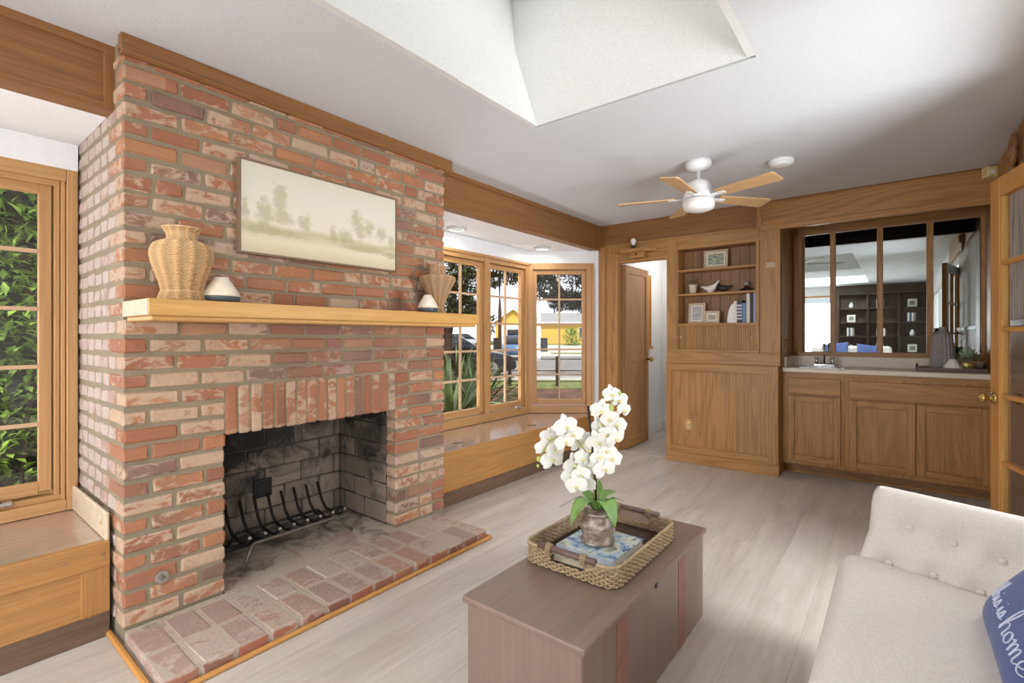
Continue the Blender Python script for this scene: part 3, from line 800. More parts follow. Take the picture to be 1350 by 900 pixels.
# soffit
bb('soffit_panel', XB, -0.955, ZS, ZC, 0.0, 0.03, BE['x'])
bb('soffit_panel', -0.955, XR, ZS - 0.03, ZC, 0.0, 0.03, O['x'])
bb('soffit_rail', XB + 0.04, XR, ZC - 0.012, ZC, 0.008, 0, BE['x'], 0.0015)
bb('soffit_rail', XB + 0.04, -0.955, ZS, ZS + 0.014, 0.008, 0, O['x'], 0.0015)
bb('soffit_rail', -0.955, XR, ZS - 0.03, ZS + 0.018, 0.012, 0, O['x'], 0.0015)
bb('soffit_stile', -0.985, -0.945, ZS, ZC, 0.012, 0, O['z'])
bb('corner_post', XB - 0.02, XB + 0.03, ZS, ZC, 0.02, 0, BE['z'])
bb('soffit_stile', XR - 0.03, XR, ZS - 0.03, ZC, 0.01, 0, O['z'])
# pillar and door surround
bb('pillar', XB - 0.02, DX0 - 0.05, 0, ZS, 0, 0.1, O['z'])
bb('pillar_edge', XB - 0.03, XB + 0.05, 0, ZS, 0.02, 0, O['z'])
bb('door_jamb', DX0 - 0.052, DX0, 0, DZ + .05, 0.012, 0.12, O['z'])
bb('door_header', DX0 - .052, DX1 + 0.02, DZ, ZS, 0.002, 0.1, O['x'])
bb('door_jamb', DX1 - 0.0, DX1 + 0.1, 0, ZS, 0.004, 0.12, O['z'])
# right of the doorway: upper frame round the bookcase opening
KX0, KX1, KZ0, KZ1 = -1.70, -0.965, 1.07, 2.068
bb('stile', DX1 + 0.1, KX0, 0.957, ZS, 0.0, 0.03, O['z'])
bb('rail', KX0, KX1, KZ1, ZS, 0.0, 0.03, O['x'])
bb('rail', DX1 + 0.0, -0.80, 0.957, KZ0, 0.008, 0.03, O['x'])
bb('end_panel', KX1, -0.80, KZ0, ZS, 0.0, 0.03, M['oak']['z'])
p = P(1016, 349, y=YB)
bb('bare_wood_patch', p.x - 0.035, p.x + 0.035, p.z - .022, p.z + .022, 0.0008, 0, 'plate', 0)
# wainscot panel below
cx0, cx1 = DX1 + 0.002, -0.812
bb('wainscot_panel', cx0 + .03, cx1 - .03, 0.15, 0.9, 0.006, 0.02, O['z'])
bb('wainscot_stile', cx0, cx0 + 0.05, 0.10, 0.957, 0.022, 0, O['z'])
bb('wainscot_stile', cx1 - 0.075, cx1, 0.10, 0.957, 0.022, 0, O['z'])
bb('wainscot_rail', cx0 + .05, cx1 - .075, 0.885, 0.957, 0.022, 0, O['x'])
bb('wainscot_rail', cx0 + .05, cx1 - .075, 0.10, 0.165, 0.022, 0, O['x'])
bb('base_board', cx0, cx1 + 0.006, 0.0, 0.10, 0.03, 0, O['x'], 0.003)
box('panel_end', cx1 - 0.02, cx1, YB - 0.02, YM, 0, 0.957, O['z'], wb_, 0)
# recess side walls, ceiling, back
box('recess_side', -0.82, -0.80, YB + .03, YM, 0.957, 2.40, O['z'], wb_, 0)
for k in range(4): box('recess_plank', -0.80, -0.795, YB + .04 + k * .145, YB + .18 + k * .145, 0.957, 2.35, O['z'], wb_, 0.002)
box('recess_side', 0.545, 0.575, YB + .03, YM + .1, 0.0, 2.40, OD['z'], wb_, 0)
box('recess_ceiling', -0.82, 0.57, YB + .03, YM, 2.34, 2.36, OD['x'], wb_, 0)
box('recess_back', -0.82, 0.57, YM + 0.01, YM + .05, 0, 2.40, OD['z'], wb_, 0)
box('soffit_back_shade', -0.82, 0.57, YB + .03, YB + .036, ZS - .03, 2.36, 'dark', wb_, 0)  # dark sheet standing for the unlit soffit back that the mirror shows
# behind the bookcase / wall core so that no light leaks
box('wall_core', -1.70, -0.82, YB + .21, YB + .25, 0, ZC, 'white', wb_, 0)
# outlet on the wainscot
p = P(908, 559, y=YB - .004)
ou = thing('wall_outlet', 'tan octagonal electrical outlet plate on the oak wainscot', 'outlet', (p.x, YB - .006, p.z - .05))
bm = B(); mx_ = Matrix.Translation((p.x, YB - .004, p.z)) @ Matrix.Rotation(PI / 2, 4, 'X')
pts = [(.034, -.03), (.034, .03), (.018, .055), (-.018, .055), (-.034, .03), (-.034, -.03), (-.018, -.055), (.018, -.055)]
prism(bm, pts, 0, 0.006); bmesh.ops.transform(bm, matrix=mx_, verts=bm.verts); ob('plate', bm, 'almond', ou)
for dz in (-.02, .02):
    bm = B(); cyl(bm, (p.x, YB - .010, p.z + dz), (p.x, YB - .013, p.z + dz), 0.013, 14); ob('socket', bm, 'ivory', ou)

# ---- doorway: hall behind with open door
hall = struct(box('wall_hall', -2.50, -2.44, YB + .1, 6.4, 0, ZC, 'white', None, 0), 'white plaster wall of the hall beyond the doorway')
box('hall_end', -2.5, -1.6, 6.3, 6.4, 0, ZC, 'white', hall, 0)
box('hall_right', -1.80, -1.735, YB + .1, 6.4, 0, ZC, 'white', hall, 0)
box('hall_ceiling', -2.5, -1.6, YB + .06, 6.4, ZC, ZC + .05, 'white', hall, 0)
box('hall_baseboard', -2.44, -2.428, YB + .7, 6.3, 0, .13, 'white', hall, 0.003)
box('hall_door_casing', -2.36, -2.25, 6.285, 6.3, 0, 2.05, 'white', hall, 0.003)
box('hall_door_casing', -2.44, -2.37, 6.29, 6.3, 0, .14, 'white', hall, 0.003)
struct(box('trim_threshold', DX0, DX1, YB + .02, YB + .06, 0, .006, 'plank', None, .002), 'thin wood threshold strip in the doorway')
dr = thing('door_1', 'oak two-panel hall door standing open beyond the doorway', None, (-2.31, 5.1, 0.01), kind='structure')
dx = -2.322
bm_ = 'z'
HD0, HD1 = YB + .085, YB + .70
box('door_core', dx, dx + .026, HD0 + .002, HD1 - .002, .012, 1.98, O['z'], dr, 0)
for a, b in ((HD0, HD0 + .075), (HD1 - .075, HD1)): box('door_stile', dx - .006, dx + .036, a, b, .01, 1.985, O['z'], dr, .003)
for a, b in ((.01, .13), (.93, .99), (1.90, 1.985)): box('door_rail', dx - .006, dx + .034, HD0 + .075, HD1 - .075, a, b, O['y'], dr, .003)
box('door_edge', dx - .007, dx + .037, HD0 - .004, HD0, .01, 1.985, OD['z'], dr, 0)
kn = thing('door_knob', None, None, (dx + .04, HD1 - .045, .955)); par(kn, dr)
bm = B(); cyl(bm, (dx + .034, HD1 - .045, .955), (dx + .042, HD1 - .045, .955), .03, 18); ob('rose', bm, 'brass', kn)
bm = B(); lathe(bm, [(0.0, 0), (.011, 0), (.011, .03), (.027, .036), (.03, .05), (.022, .062), (0, .065)], seg=18)
bmesh.ops.transform(bm, matrix=Matrix.Translation((dx + .042, HD1 - .045, .955)) @ Matrix.Rotation(PI / 2, 4, 'Y'), verts=bm.verts); ob('knob', bm, 'brass', kn, True)
ht = tag(box('key_rack_board', -2.44, -2.425, 5.70, 5.88, 1.10, 1.98, F2['z'], None, .004), 'tall narrow honey wood board on the hall wall behind the open door', 'board')
box('board_frame', -2.4245, -2.415, 5.70, 5.73, 1.10, 1.98, F2['z'], ht, .003); box('board_frame', -2.4245, -2.415, 5.85, 5.88, 1.10, 1.98, F2['z'], ht, .003)
box('board_shelf', -2.4245, -2.40, 5.68, 5.90, 1.06, 1.099, F2['y'], ht, .003)
# ---- wooden lamp above the doorway
sc_ = thing('wall_lamp', 'wooden bracket lamp with a bare bulb above the doorway', 'lamp', (-2.18, YB - .04, 2.03))
a, b = P(812, 333.5, y=YB - .08), P(864, 325.5, y=YB - .08)
bm = B(); zc = 2.075
prism(bm, [(a.x, YB - .05), (a.x + .08, YB - .14), (b.x - .10, YB - .15), (b.x, YB - .05), (b.x - .14, YB), (a.x + .1, YB)], zc, zc + .03); ob('bracket_board', bm, O['x'], sc_)
p = P(842, 335, y=YB - .06)
box('bracket_block', p.x - .075, p.x + .075, YB - .1, YB, zc - .055, zc, O['x'], sc_, .003)
bm = B(); cyl(bm, (p.x - .01, YB - .1002, zc - .025), (p.x - .01, YB - .104, zc - .025), .011, 12); ob('switch_hole', bm, 'dark', sc_)
p = P(835, 325, y=YB - .06)
bm = B(); cyl(bm, (p.x, YB - .06, zc + .03), (p.x, YB - .06, zc + .075), .019, 14); ob('socket', bm, 'dark', sc_)
bm = B(); lathe(bm, [(.012, 0), (.014, .012), (.027, .035), (.028, .05), (.02, .068), (0, .076)], (p.x, YB - .06, zc + .075), 18); ob('bulb', bm, 'opal', sc_, True)

# ---- bookcase
bk = thing('bookcase', 'built-in oak bookcase with shelves and ribbed sliding doors', 'bookcase', (-1.33, YB + .08, KZ0))
dep = 0.17
for x0, x1 in ((KX0, KX0 + .012), (KX1 - .03, KX1)): box('side', x0, x1, YB - .014, YB + dep, KZ0, KZ1, O['z'], bk)
box('top', KX0, KX1, YB + .0, YB + dep, KZ1 - .006, KZ1, OD['x'], bk)
box('bottom', KX0, KX1, YB - .016, YB + dep, KZ0, KZ0 + .026, O['x'], bk)
for z in (1.865, 1.632): box('shelf', KX0 + .012, KX1 - .03, YB - .006, YB + dep, z - .02, z, O['x'], bk)
box('shelf', KX0 + .012, KX1 - .03, YB - .012, YB + dep, 1.318, 1.342, O['x'], bk)
for k in range(8):
    w_ = (KX1 - KX0 - .042) / 8
    box('back_plank', KX0 + .012 + k * w_ + .001, KX0 + .012 + (k + 1) * w_ - .001, YB + dep - .008, YB + dep, 1.34, KZ1 - .006, OD['z'], bk, .002)
xm = (KX0 + KX1) / 2 - .01
for k, (x0, x1, yo) in enumerate(((KX0 + .012, xm, .012), (xm - .01, KX1 - .03, .0))):
    dr_ = thing('sliding_door', None, None, ((x0 + x1) / 2, YB + yo, KZ0 + .03)); par(dr_, bk)
    bm = B(); bx(bm, x0, x1, YB + yo + .004, YB + yo + .012, KZ0 + .026, 1.318)
    n = 18
    for i in range(n): bx(bm, x0 + i * (x1 - x0) / n + .003, x0 + (i + 1) * (x1 - x0) / n - .003, YB + yo - .003, YB + yo + .006, KZ0 + .026, 1.318, .002)
    ob('ribbed_panel', bm, O['z'], dr_)
    kx = x0 + .025 if k == 0 else x1 - .028
    bm = B(); lathe(bm, [(0, 0), (.006, 0), (.006, .012), (.013, .016), (.012, .024), (0, .026)], seg=14)
    bmesh.ops.transform(bm, matrix=Matrix.Translation((kx, YB + yo, 1.21)) @ Matrix.Rotation(PI / 2, 4, 'X'), verts=bm.verts); ob('knob', bm, 'plate', dr_, True)

def blobs(t, vec, lst, nz=0.35, nscale=9):
    """mask from soft round patches (cx, cy, rx, ry) broken up by noise; vec = object coords"""
    sp = t.n('ShaderNodeSeparateXYZ'); t.l(vec, sp.inputs[0])
    n = t.noise(vec, nscale, 5, 0.7); acc = None
    for cx, cy, rx, ry in lst:
        dx_ = t.math('DIVIDE', t.math('SUBTRACT', sp.outputs[1], cx), rx); dy_ = t.math('DIVIDE', t.math('SUBTRACT', sp.outputs[2], cy), ry)
        d_ = t.math('SUBTRACT', 1.0, t.math('SQRT', t.math('ADD', t.math('MULTIPLY', dx_, dx_), t.math('MULTIPLY', dy_, dy_))))
        acc = d_ if acc is None else t.math('MAXIMUM', acc, d_)
    k = t.math('ADD', acc, t.math('MULTIPLY', t.math('SUBTRACT', n, 0.5), nz * 4))
    return t.ramp(k, [(0.05, (0, 0, 0, 1)), (0.6, (1, 1, 1, 1))])
def art_mat():
    t = NT('landscape_print'); v = t.n('ShaderNodeTexCoord').outputs['Object']
    sp = t.n('ShaderNodeSeparateXYZ'); t.l(v, sp.inputs[0])
    n = t.noise(v, 5, 4, 0.6)
    h = t.math('ADD', sp.outputs[2], t.math('MULTIPLY', t.math('SUBTRACT', n, .5), .05))
    base = t.ramp(t.math('DIVIDE', h, 0.43), [(0.0, lin((204, 190, 160))), (0.17, lin((222, 211, 186))), (0.3, lin((196, 184, 150))), (0.36, lin((222, 214, 196))), (0.7, lin((219, 213, 198))), (1.0, lin((214, 207, 190)))])
    gr = t.mix(0.55, base, lin((168, 160, 112)))
    L = [(-.33, .20, .055, .09), (-.26, .27, .05, .1), (-.24, .19, .06, .06), (-.13, .185, .045, .06), (-.42, .2, .03, .07),
         (.17, .26, .055, .06), (.2, .2, .05, .07), (.255, .22, .045, .06), (.34, .20, .045, .055), (.41, .17, .03, .05), (.1, .15, .07, .05), (.03, .155, .03, .06)]
    c = t.mix(blobs(t, v, L, .55, 34), base, gr)
    c = t.mix(t.math('MULTIPLY', blobs(t, v, [(-.3, .115, .2, .025), (.25, .1, .25, .02), (.4, .09, .1, .025)], .5, 16), .8), c, lin((176, 170, 132)))
    t.col(c); t.bump(t.noise(v, 120, 2), .1, .001); return t.set(Roughness=0.75)
art = thing('framed_landscape', 'framed pale landscape painting of misty trees on the brick chimney', 'painting', (XF + .015, 1.435, 1.606))
ay0, ay1, az0, az1 = 0.984, 1.886, 1.604, 2.047
bm = B(); bx(bm, XF + .004, XF + .026, ay0 + .008, ay1 - .008, az0 + .008, az1 - .008)
ob('canvas', bm, art_mat(), art)
FR = woods('brown_frame', (128, 104, 82), dark=.75)
for y0, y1 in ((ay0, ay0 + .010), (ay1 - .010, ay1)): box('frame_side', XF + .002, XF + .034, y0, y1, az0, az1, FR['z'], art, .001)
for z0, z1 in ((az0, az0 + .010), (az1 - .010, az1)): box('frame_rail', XF + .002, XF + .034, ay0 + .01, ay1 - .01, z0, z1, FR['y'], art, .001)

# ---- things on the mantel
VP1 = [(.79, 0), (.76, .03), (.68, .12), (.64, .155), (.66, .19), (.72, .28), (.83, .40), (.94, .52), (1.0, .63), (.97, .70), (.88, .77), (.70, .815), (.52, .835), (.46, .86), (.48, .92), (.56, .975), (.61, 1.0)]
VP2 = [(.50, 0), (.46, .03), (.36, .10), (.34, .16), (.40, .26), (.56, .40), (.76, .55), (.93, .66), (1.0, .74), (.95, .78), (.78, .81), (.5, .83), (.43, .86), (.42, .92), (.45, .97), (.47, 1.0)]
def wicker_vase(name, c, r, h, label, mat, prof0=VP1):
    rim_r, waist_r = prof0[-1][0], prof0[3][0]
    prof = []
    for (r0, z0), (r1, z1) in zip(prof0, prof0[1:]):
        for k in range(4): prof.append((r0 + (r1 - r0) * k / 4, z0 + (z1 - z0) * k / 4))
    prof.append(prof0[-1])
    t_ = thing(name, label, 'vase', c)
    bm = B(); N = 12; seg = 144; rows = []
    for zi in range(2 * 42 + 1):
        z = zi / 84
        for (r0, z0), (r1, z1) in zip(prof, prof[1:]):
            if z0 <= z <= z1 + 1e-9: rr = r0 + (r1 - r0) * (z - z0) / max(1e-9, z1 - z0); break
        row = []
        for i in range(seg):
            a = 2 * PI * i / seg
            lobe = 0.05 * abs(math.cos(N * a / 2)) - 0.03 if 0.15 < z < 0.82 else 0.012 * math.cos(N * a)
            wv = 0.016 * math.cos(36 * a + (PI if (zi // 2) % 2 else 0)) + (0.02 if zi % 2 else -0.02)
            q_ = (rr + lobe + wv) * r
            row.append(bm.verts.new((c[0] + q_ * math.cos(a), c[1] + q_ * math.sin(a), c[2] + z * h)))
        rows.append(row)
    inner = [bm.verts.new((c[0] + (rim_r - .08) * r * math.cos(2 * PI * i / seg), c[1] + (rim_r - .08) * r * math.sin(2 * PI * i / seg), c[2] + h * .99)) for i in range(seg)]
    inn2 = [bm.verts.new((c[0] + (rim_r - .18) * r * math.cos(2 * PI * i / seg), c[1] + (rim_r - .18) * r * math.sin(2 * PI * i / seg), c[2] + h * .82)) for i in range(seg)]
    rows += [inner, inn2]
    for A_, B_ in zip(rows, rows[1:]):
        for i in range(seg):
            j = (i + 1) % seg; bm.faces.new((A_[i], A_[j], B_[j], B_[i]))
    bm.faces.new(rows[0][::-1]); bm.faces.new(inn2)
    ob('woven_body', bm, mat, t_)
    bm = B(); tube(bm, [(c[0] + rim_r * r * math.cos(2 * PI * i / 40), c[1] + rim_r * r * math.sin(2 * PI * i / 40), c[2] + h) for i in range(40)], .004, 6, True); ob('rim', bm, mat, t_, True)
    bm = B(); tube(bm, [(c[0] + waist_r * r * math.cos(2 * PI * i / 40), c[1] + waist_r * r * math.sin(2 * PI * i / 40), c[2] + h * .135) for i in range(40)], .004, 6, True); ob('waist_band', bm, mat, t_, True)
MZ = 1.357
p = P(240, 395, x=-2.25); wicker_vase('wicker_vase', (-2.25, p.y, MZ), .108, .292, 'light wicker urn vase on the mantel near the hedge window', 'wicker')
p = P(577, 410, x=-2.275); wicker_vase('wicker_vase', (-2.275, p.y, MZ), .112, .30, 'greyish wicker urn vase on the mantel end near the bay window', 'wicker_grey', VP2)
def bud_vase(c, r, h, label):
    t_ = thing('bud_vase', label, 'vase', c)
    bm = B(); lathe(bm, [(.80 * r, 0), (.92 * r, .02 * h), (1.0 * r, .2 * h), (1.0 * r, .26 * h)], c, 32); ob('glazed_foot', bm, GLZ, t_, True)
    bm = B(); lathe(bm, [(1.0 * r, .26 * h), (.97 * r, .36 * h), (.62 * r, .74 * h), (.43 * r, .92 * h), (.38 * r, 1.0 * h), (.30 * r, 1.0 * h), (.28 * r, .9 * h)], c, 32); ob('cream_body', bm, 'cream', t_, True)
GLZ = plain('slate_glaze', (74, 82, 86), 0.3, var=0.15)
p = P(292, 394, x=-2.22); bud_vase((-2.22, p.y, MZ), .070, .108, 'small cream and slate bud vase beside the light wicker vase')
p = P(564, 411, x=-2.165); bud_vase((-2.165, p.y, MZ), .060, .105, 'small cream and slate bud vase in front of the greyish wicker vase')

# ---------------------------------------------------------------- bar: cabinets, counter, sink, mirror
CF = 4.93
def shaker(parent, x0, x1, z0, z1, name='door', knob=None):
    d = thing(name, None, None, ((x0 + x1) / 2, CF - .01, z0)); par(d, parent)
    f = .052
    box('panel', x0 + f - .01, x1 - f + .01, CF - .008, CF - .002, z0 + f - .01, z1 - f + .01, O['z'], d, 0)
    for a, b in ((x0, x0 + f), (x1 - f, x1)): box('stile', a, b, CF - .026, CF - .001, z0, z1, O['z'], d, .003)
    for a, b in ((z0, z0 + f), (z1 - f, z1)): box('rail', x0 + f, x1 - f, CF - .026, CF - .001, a, b, O['x'], d, .003)
    return d
def px(u): return P(u, 500, y=CF - .02).x
cz = 0.904
c1 = thing('bar_cabinet', 'oak bar base cabinet with one drawer over one door, beside the wainscot', 'cabinet', (-.65, 5.1, 0))
c2 = thing('bar_cabinet', 'wide oak bar base cabinet with long drawer front and two doors', 'cabinet', (.1, 5.1, 0))
xs = [-0.81, px(1113.5), 0.545]
for c_, a, b in ((c1, xs[0], xs[1]), (c2, xs[1], xs[2])):
    box('carcass', a + .001, b - .001, CF, YM, .10, cz, O['z'], c_, 0)
    box('toe_kick', a + .001, b - .001, 5.06, 5.08, 0, .10, OD['x'], c_, 0)
    box('base_strip', a + .001, b - .001, 5.045, 5.06, 0, .02, O['x'], c_, .002)
    box('face_rail', a + .001, b - .001, CF - .004, CF, cz - .035, cz, O['x'], c_, 0)
zd = lambda u, v: P(u, v, y=CF - .02).z
x0, x1 = px(1038.5), px(1108.5)
box('drawer_front', x0, x1, CF - .022, CF - .001, .715, .855, O['x'], c1, .004)
shaker(c1, x0, x1, .135, .700)
x0, x1, x2, x3 = px(1119), px(1206.8), px(1208.6), px(1307.5)
box('drawer_front', x0, x3, CF - .022, CF - .001, .705, .85, O['x'], c2, .004)
shaker(c2, x0, x1, .135, .690); shaker(c2, x2, x3, .135, .690)
ct = thing('bar_countertop', 'speckled beige laminate bar counter with low splash', 'countertop', (-.13, 5.1, cz))
CT = .944
box('counter_slab', -0.806, .545, 4.895, YM - .012, cz, CT, 'counter', ct, .006)
box('back_splash', -0.806, .545, YM - .03, YM - .012, CT, 1.035, 'counter', ct, .003)
box('side_splash', -0.795, -0.777, 4.93, YM - .03, CT, 1.035, 'counter', ct, .003)
# sink and faucet
p = P(1085, 483, z=CT); sx, sy = -.62, 5.12
fx = P(1087, 470, y=5.22).x; fy = 5.22
sn = thing('bar_sink', 'small stainless bar sink set in the counter below the mirror', 'sink', (fx, 5.08, CT - .01))
bm = B()
for a in ((fx - .17, fx + .17, 4.95, 4.975), (fx - .17, fx + .17, 5.17, 5.29), (fx - .17, fx - .145, 4.975, 5.17), (fx + .145, fx + .17, 4.975, 5.17)): bx(bm, *a, CT, CT + .004, .001)
ob('sink_rim', bm, 'steel', sn)
box('sink_bowl', fx - .145, fx + .145, 4.975, 5.17, CT + .0002, CT + .001, 'iron', sn, 0)
fa = thing('faucet', 'chrome gooseneck bar faucet with two handles on the sink', 'faucet', (fx, fy, CT))
box('faucet_deck', fx - .085, fx + .085, fy - .025, fy + .025, CT + .004, CT + .03, 'chrome', fa, .006)
bm = B(); tube(bm, [(fx, fy, CT + .03), (fx, fy, CT + .15), (fx, fy - .006, CT + .185), (fx, fy - .03, CT + .208), (fx, fy - .06, CT + .205), (fx, fy - .08, CT + .185), (fx, fy - .085, CT + .165)], .008, 10); ob('spout', bm, 'chrome', fa, True)
for s_ in (-1, 1):
    bm = B(); lathe(bm, [(.014, 0), (.016, .02), (.01, .03), (.02, .045), (.02, .055), (0, .058)], (fx + s_ * .06, fy, CT + .03), 14); ob('handle', bm, 'chrome', fa, True)
# mirror
mi = thing('bar_mirror', 'wide wall mirror in four panes with oak mullions above the bar counter', 'mirror', (-.1, YM, 1.04))
mz0, mz1 = 1.035, 2.22
pxm = lambda u: P(u, 400, y=YM - .02).x
ms = [pxm(1061), pxm(1098), pxm(1160), pxm(1226), pxm(1292)]
bm = B()
for a, b in zip(ms, ms[1:]):
    box('mirror_pane', a, b, YM - .006, YM + .004, mz0, mz1, 'mirror', mi, 0)
for a in ms[1:-1]: box('mullion', a - .022, a + .022, YM - .03, YM - .0065, mz0 + .03, mz1 - .03, O['z'], mi, .003)
box('frame_rail', ms[0] - .06, ms[-1] + .05, YM - .034, YM - .0065, mz0, mz0 + .04, O['x'], mi, .003)
box('frame_rail', ms[0] - .06, ms[-1] + .05, YM - .034, YM - .0065, mz1 - .045, mz1 + .04, O['x'], mi, .003)
box('frame_stile', ms[0] - .09, ms[0] - .02, YM - .034, YM - .0065, mz0 + .04, mz1 - .045, O['z'], mi, .003)
box('frame_stile', ms[-1] + .005, ms[-1] + .055, YM - .034, YM - .0065, mz0 + .04, mz1 - .045, O['z'], mi, .003)
# brass bottle opener on recess side
p = P(1035, 449, x=-.792)
bo = thing('bottle_opener', 'small brass bottle opener screwed to the bar recess side', 'bottle opener', (-.79, p.y, p.z - .05))
box('opener_plate', -.795, -.788, p.y - .014, p.y + .014, p.z - .06, p.z + .02, 'brass', bo, .002)
bm = B(); tube(bm, [(-.788, p.y - .02, p.z), (-.755, p.y - .016, p.z + .008), (-.75, p.y, p.z + .01), (-.755, p.y + .016, p.z + .008), (-.788, p.y + .02, p.z)], .004, 6); ob('opener_loop', bm, 'brass', bo, True)
# things on the counter
tx0, tx1, ty0, ty1 = P(1208, 485, y=4.955).x, P(1303, 490, y=4.955).x, 4.955, 5.20
tr = thing('serving_tray', 'dark brown wooden serving tray on the bar counter', 'tray', ((tx0 + tx1) / 2, 5.07, CT))
TW = M['traywood']
xm_ = P(1270, 490, y=4.955).x
box('tray_base', tx0, tx1, ty0, ty1, CT, CT + .012, TW['x'], tr, 0)
box('tray_side', tx0, tx1, ty0, ty0 + .012, CT + .012, CT + .034, TW['x'], tr, .002)
box('tray_side', tx0, tx1, ty1 - .012, ty1, CT + .012, CT + .034, TW['x'], tr, .002)
for a, b in ((tx0, tx0 + .012), (tx1 - .012, tx1)):
    box('tray_end', a, b, ty0 + .012, ty1 - .012, CT + .012, CT + .034, M['darkwood']['y'], tr, .002)
    bm = B(); tube(bm, [((a + b) / 2, ty0 + .07, CT + .032), ((a + b) / 2, ty0 + .085, CT + .055), ((a + b) / 2, ty1 - .085, CT + .055), ((a + b) / 2, ty1 - .07, CT + .032)], .006, 8); ob('tray_handle', bm, M['dark'], tr, True)
vx = P(1243, 470, y=5.09)
fv = thing('ribbed_vase', 'tall grey ribbed ceramic vase standing in the bar tray', 'vase', (vx.x, 5.09, CT + .012))
rib = lambda r, z, a: r * (1 + .05 * math.cos(18 * a))
bm = B(); lathe(bm, [(.074, 0), (.077, .01), (.075, .08), (.066, .19), (.055, .27), (.051, .285)], (vx.x, 5.09, CT + .012), 144, rib); ob('ribbed_body', bm, 'greyceramic', fv, True)
bm = B(); lathe(bm, [(.05, .285), (.045, .295), (.028, .30), (.024, .325), (.027, .335), (.018, .335), (.016, .30)], (vx.x, 5.09, CT + .012), 32); ob('neck', bm, 'greyceramic', fv, True)
wx = P(1256, 478, y=5.02)
cv = thing('cone_vase', 'low white cone-shaped vase between the ribbed vase and the gold planter', 'vase', (wx.x, 5.02, CT + .012))
bm = B(); lathe(bm, [(.052, 0), (.058, .008), (.056, .026), (.026, .078), (.014, .09), (.009, .09)], (wx.x, 5.02, CT + .012), 32); ob('cone_body', bm, 'whiteceramic', cv, True)
gx = P(1275, 480, y=5.05)
def leaf_quad(bm, p, d, L, w, curl=0.25):
    d = Vector(d).normalized(); s_ = d.cross(Vector((0, 0, 1)))
    if s_.length < .05: s_ = Vector((1, 0, 0))
    s_.normalize(); u = s_.cross(d)
    a = bm.verts.new(Vector(p)); m1 = Vector(p) + d * L * .5
    b1 = bm.verts.new(m1 + s_ * w / 2); b2 = bm.verts.new(m1 - s_ * w / 2); mid = bm.verts.new(m1 - u * w * .15)
    e = bm.verts.new(Vector(p) + d * L - u * L * curl)
    bm.faces.new((a, b1, mid)); bm.faces.new((a, mid, b2)); bm.faces.new((b1, e, mid)); bm.faces.new((mid, e, b2))
def bush(c, rx, ry, rz, n, L, w, seed, base=None):
    rr = random.Random(seed); bm = B()
    for _ in range(n):
        v = Vector((rr.gauss(0, 1), rr.gauss(0, 1), rr.gauss(0, 1))).normalized()
        k = rr.random() ** .4
        p_ = Vector(c) + Vector((v.x * rx, v.y * ry, v.z * rz)) * k
        d = v + Vector((rr.uniform(-.6, .6), rr.uniform(-.6, .6), rr.uniform(-.2, .7)))
        leaf_quad(bm, p_, d, L * rr.uniform(.7, 1.3), w * rr.uniform(.7, 1.3))
    return bm
gp_ = thing('potted_succulent', 'leafy grey-green plant in a gold pot on the bar tray', 'potted plant', (gx.x, 5.08, CT + .012))
bm = B(); lathe(bm, [(.034, 0), (.047, .015), (.052, .04), (.051, .068), (.046, .07), (.046, .06)], (gx.x, 5.08, CT + .012), 32); ob('gold_pot', bm, 'gold', gp_, True)
bm = B(); lathe(bm, [(0, .0), (.046, .0)], (gx.x, 5.08, CT + .072), 20, cap=False); ob('soil', bm, 'dark', gp_)
for k in range(120):
    rr = random.Random(k + 900)
    a = rr.uniform(0, 2 * PI); el = rr.uniform(.05, 1.35)
    r_ = rr.uniform(.02, .09)
    bm = B(); d = Vector((math.cos(a) * math.cos(el), math.sin(a) * math.cos(el), math.sin(el)))
    d.x *= .6
    leaf_quad(bm, Vector((gx.x, 5.08, CT + .088)) + Vector((d.x * r_, d.y * r_ * .8, d.z * r_ * .8)), d + Vector((0, 0, .2)), .046, .026, .1)
    ob('leaf', bm, 'green', gp_, True)
jx = P(1308, 485, y=5.02)
jc = thing('candle_jar', 'small beige candle jar with wood lid at the end of the bar counter', 'candle', (.53, 5.3, CT))
bm = B(); lathe(bm, [(.03, 0), (.034, .006), (.034, .075), (.033, .08)], (.495, 5.30, CT), 24); ob('jar', bm, 'cream', jc, True)
bm = B(); lathe(bm, [(.036, .08), (.036, .095), (0, .095)], (.495, 5.30, CT), 24); ob('lid', bm, O['x'], jc)

# ---------------------------------------------------------------- things in the bookcase
def sx_(u, y): return P(u, 400, y=y).x
def picture(name, u0, u1, z, h, y, label, pic, fr, tilt=.12):
    x0, x1 = sx_(u0, y), sx_(u1, y); w = x1 - x0
    m = Matrix.Translation(((x0 + x1) / 2, y, z)) @ Matrix.Rotation(-tilt, 4, 'X')
    t_ = thing(name, label, 'picture frame', ((x0 + x1) / 2, y, z))
    f = .022
    for a in ((-w / 2, -w / 2 + f, 0, h), (w / 2 - f, w / 2, 0, h)): box('frame_side', a[0], a[1], -.012, .006, a[2], a[3], fr, t_, .002, m)
    for a in ((-w / 2 + f, w / 2 - f, 0, f), (-w / 2 + f, w / 2 - f, h - f, h)): box('frame_rail', a[0], a[1], -.012, .006, a[2], a[3], fr, t_, .002, m)
    box('mat_board', -w / 2 + f, w / 2 - f, -.004, .004, f, h - f, 'paper', t_, 0, m)
    f2 = f + .014
    box('print', -w / 2 + f2, w / 2 - f2, -.0055, -.004, f2, h - f2, pic, t_, 0, m)
def pic_mat(name, cols, sc):
    t = NT(name); v = t.pos((1, 1, 2.2)); n = t.noise(v, sc, 4, .6)
    t.col(t.ramp(n, [(.3 + .4 * i / (len(cols) - 1), lin(c)) for i, c in enumerate(cols)])); return t.set(Roughness=.4)
FP = M['plate']
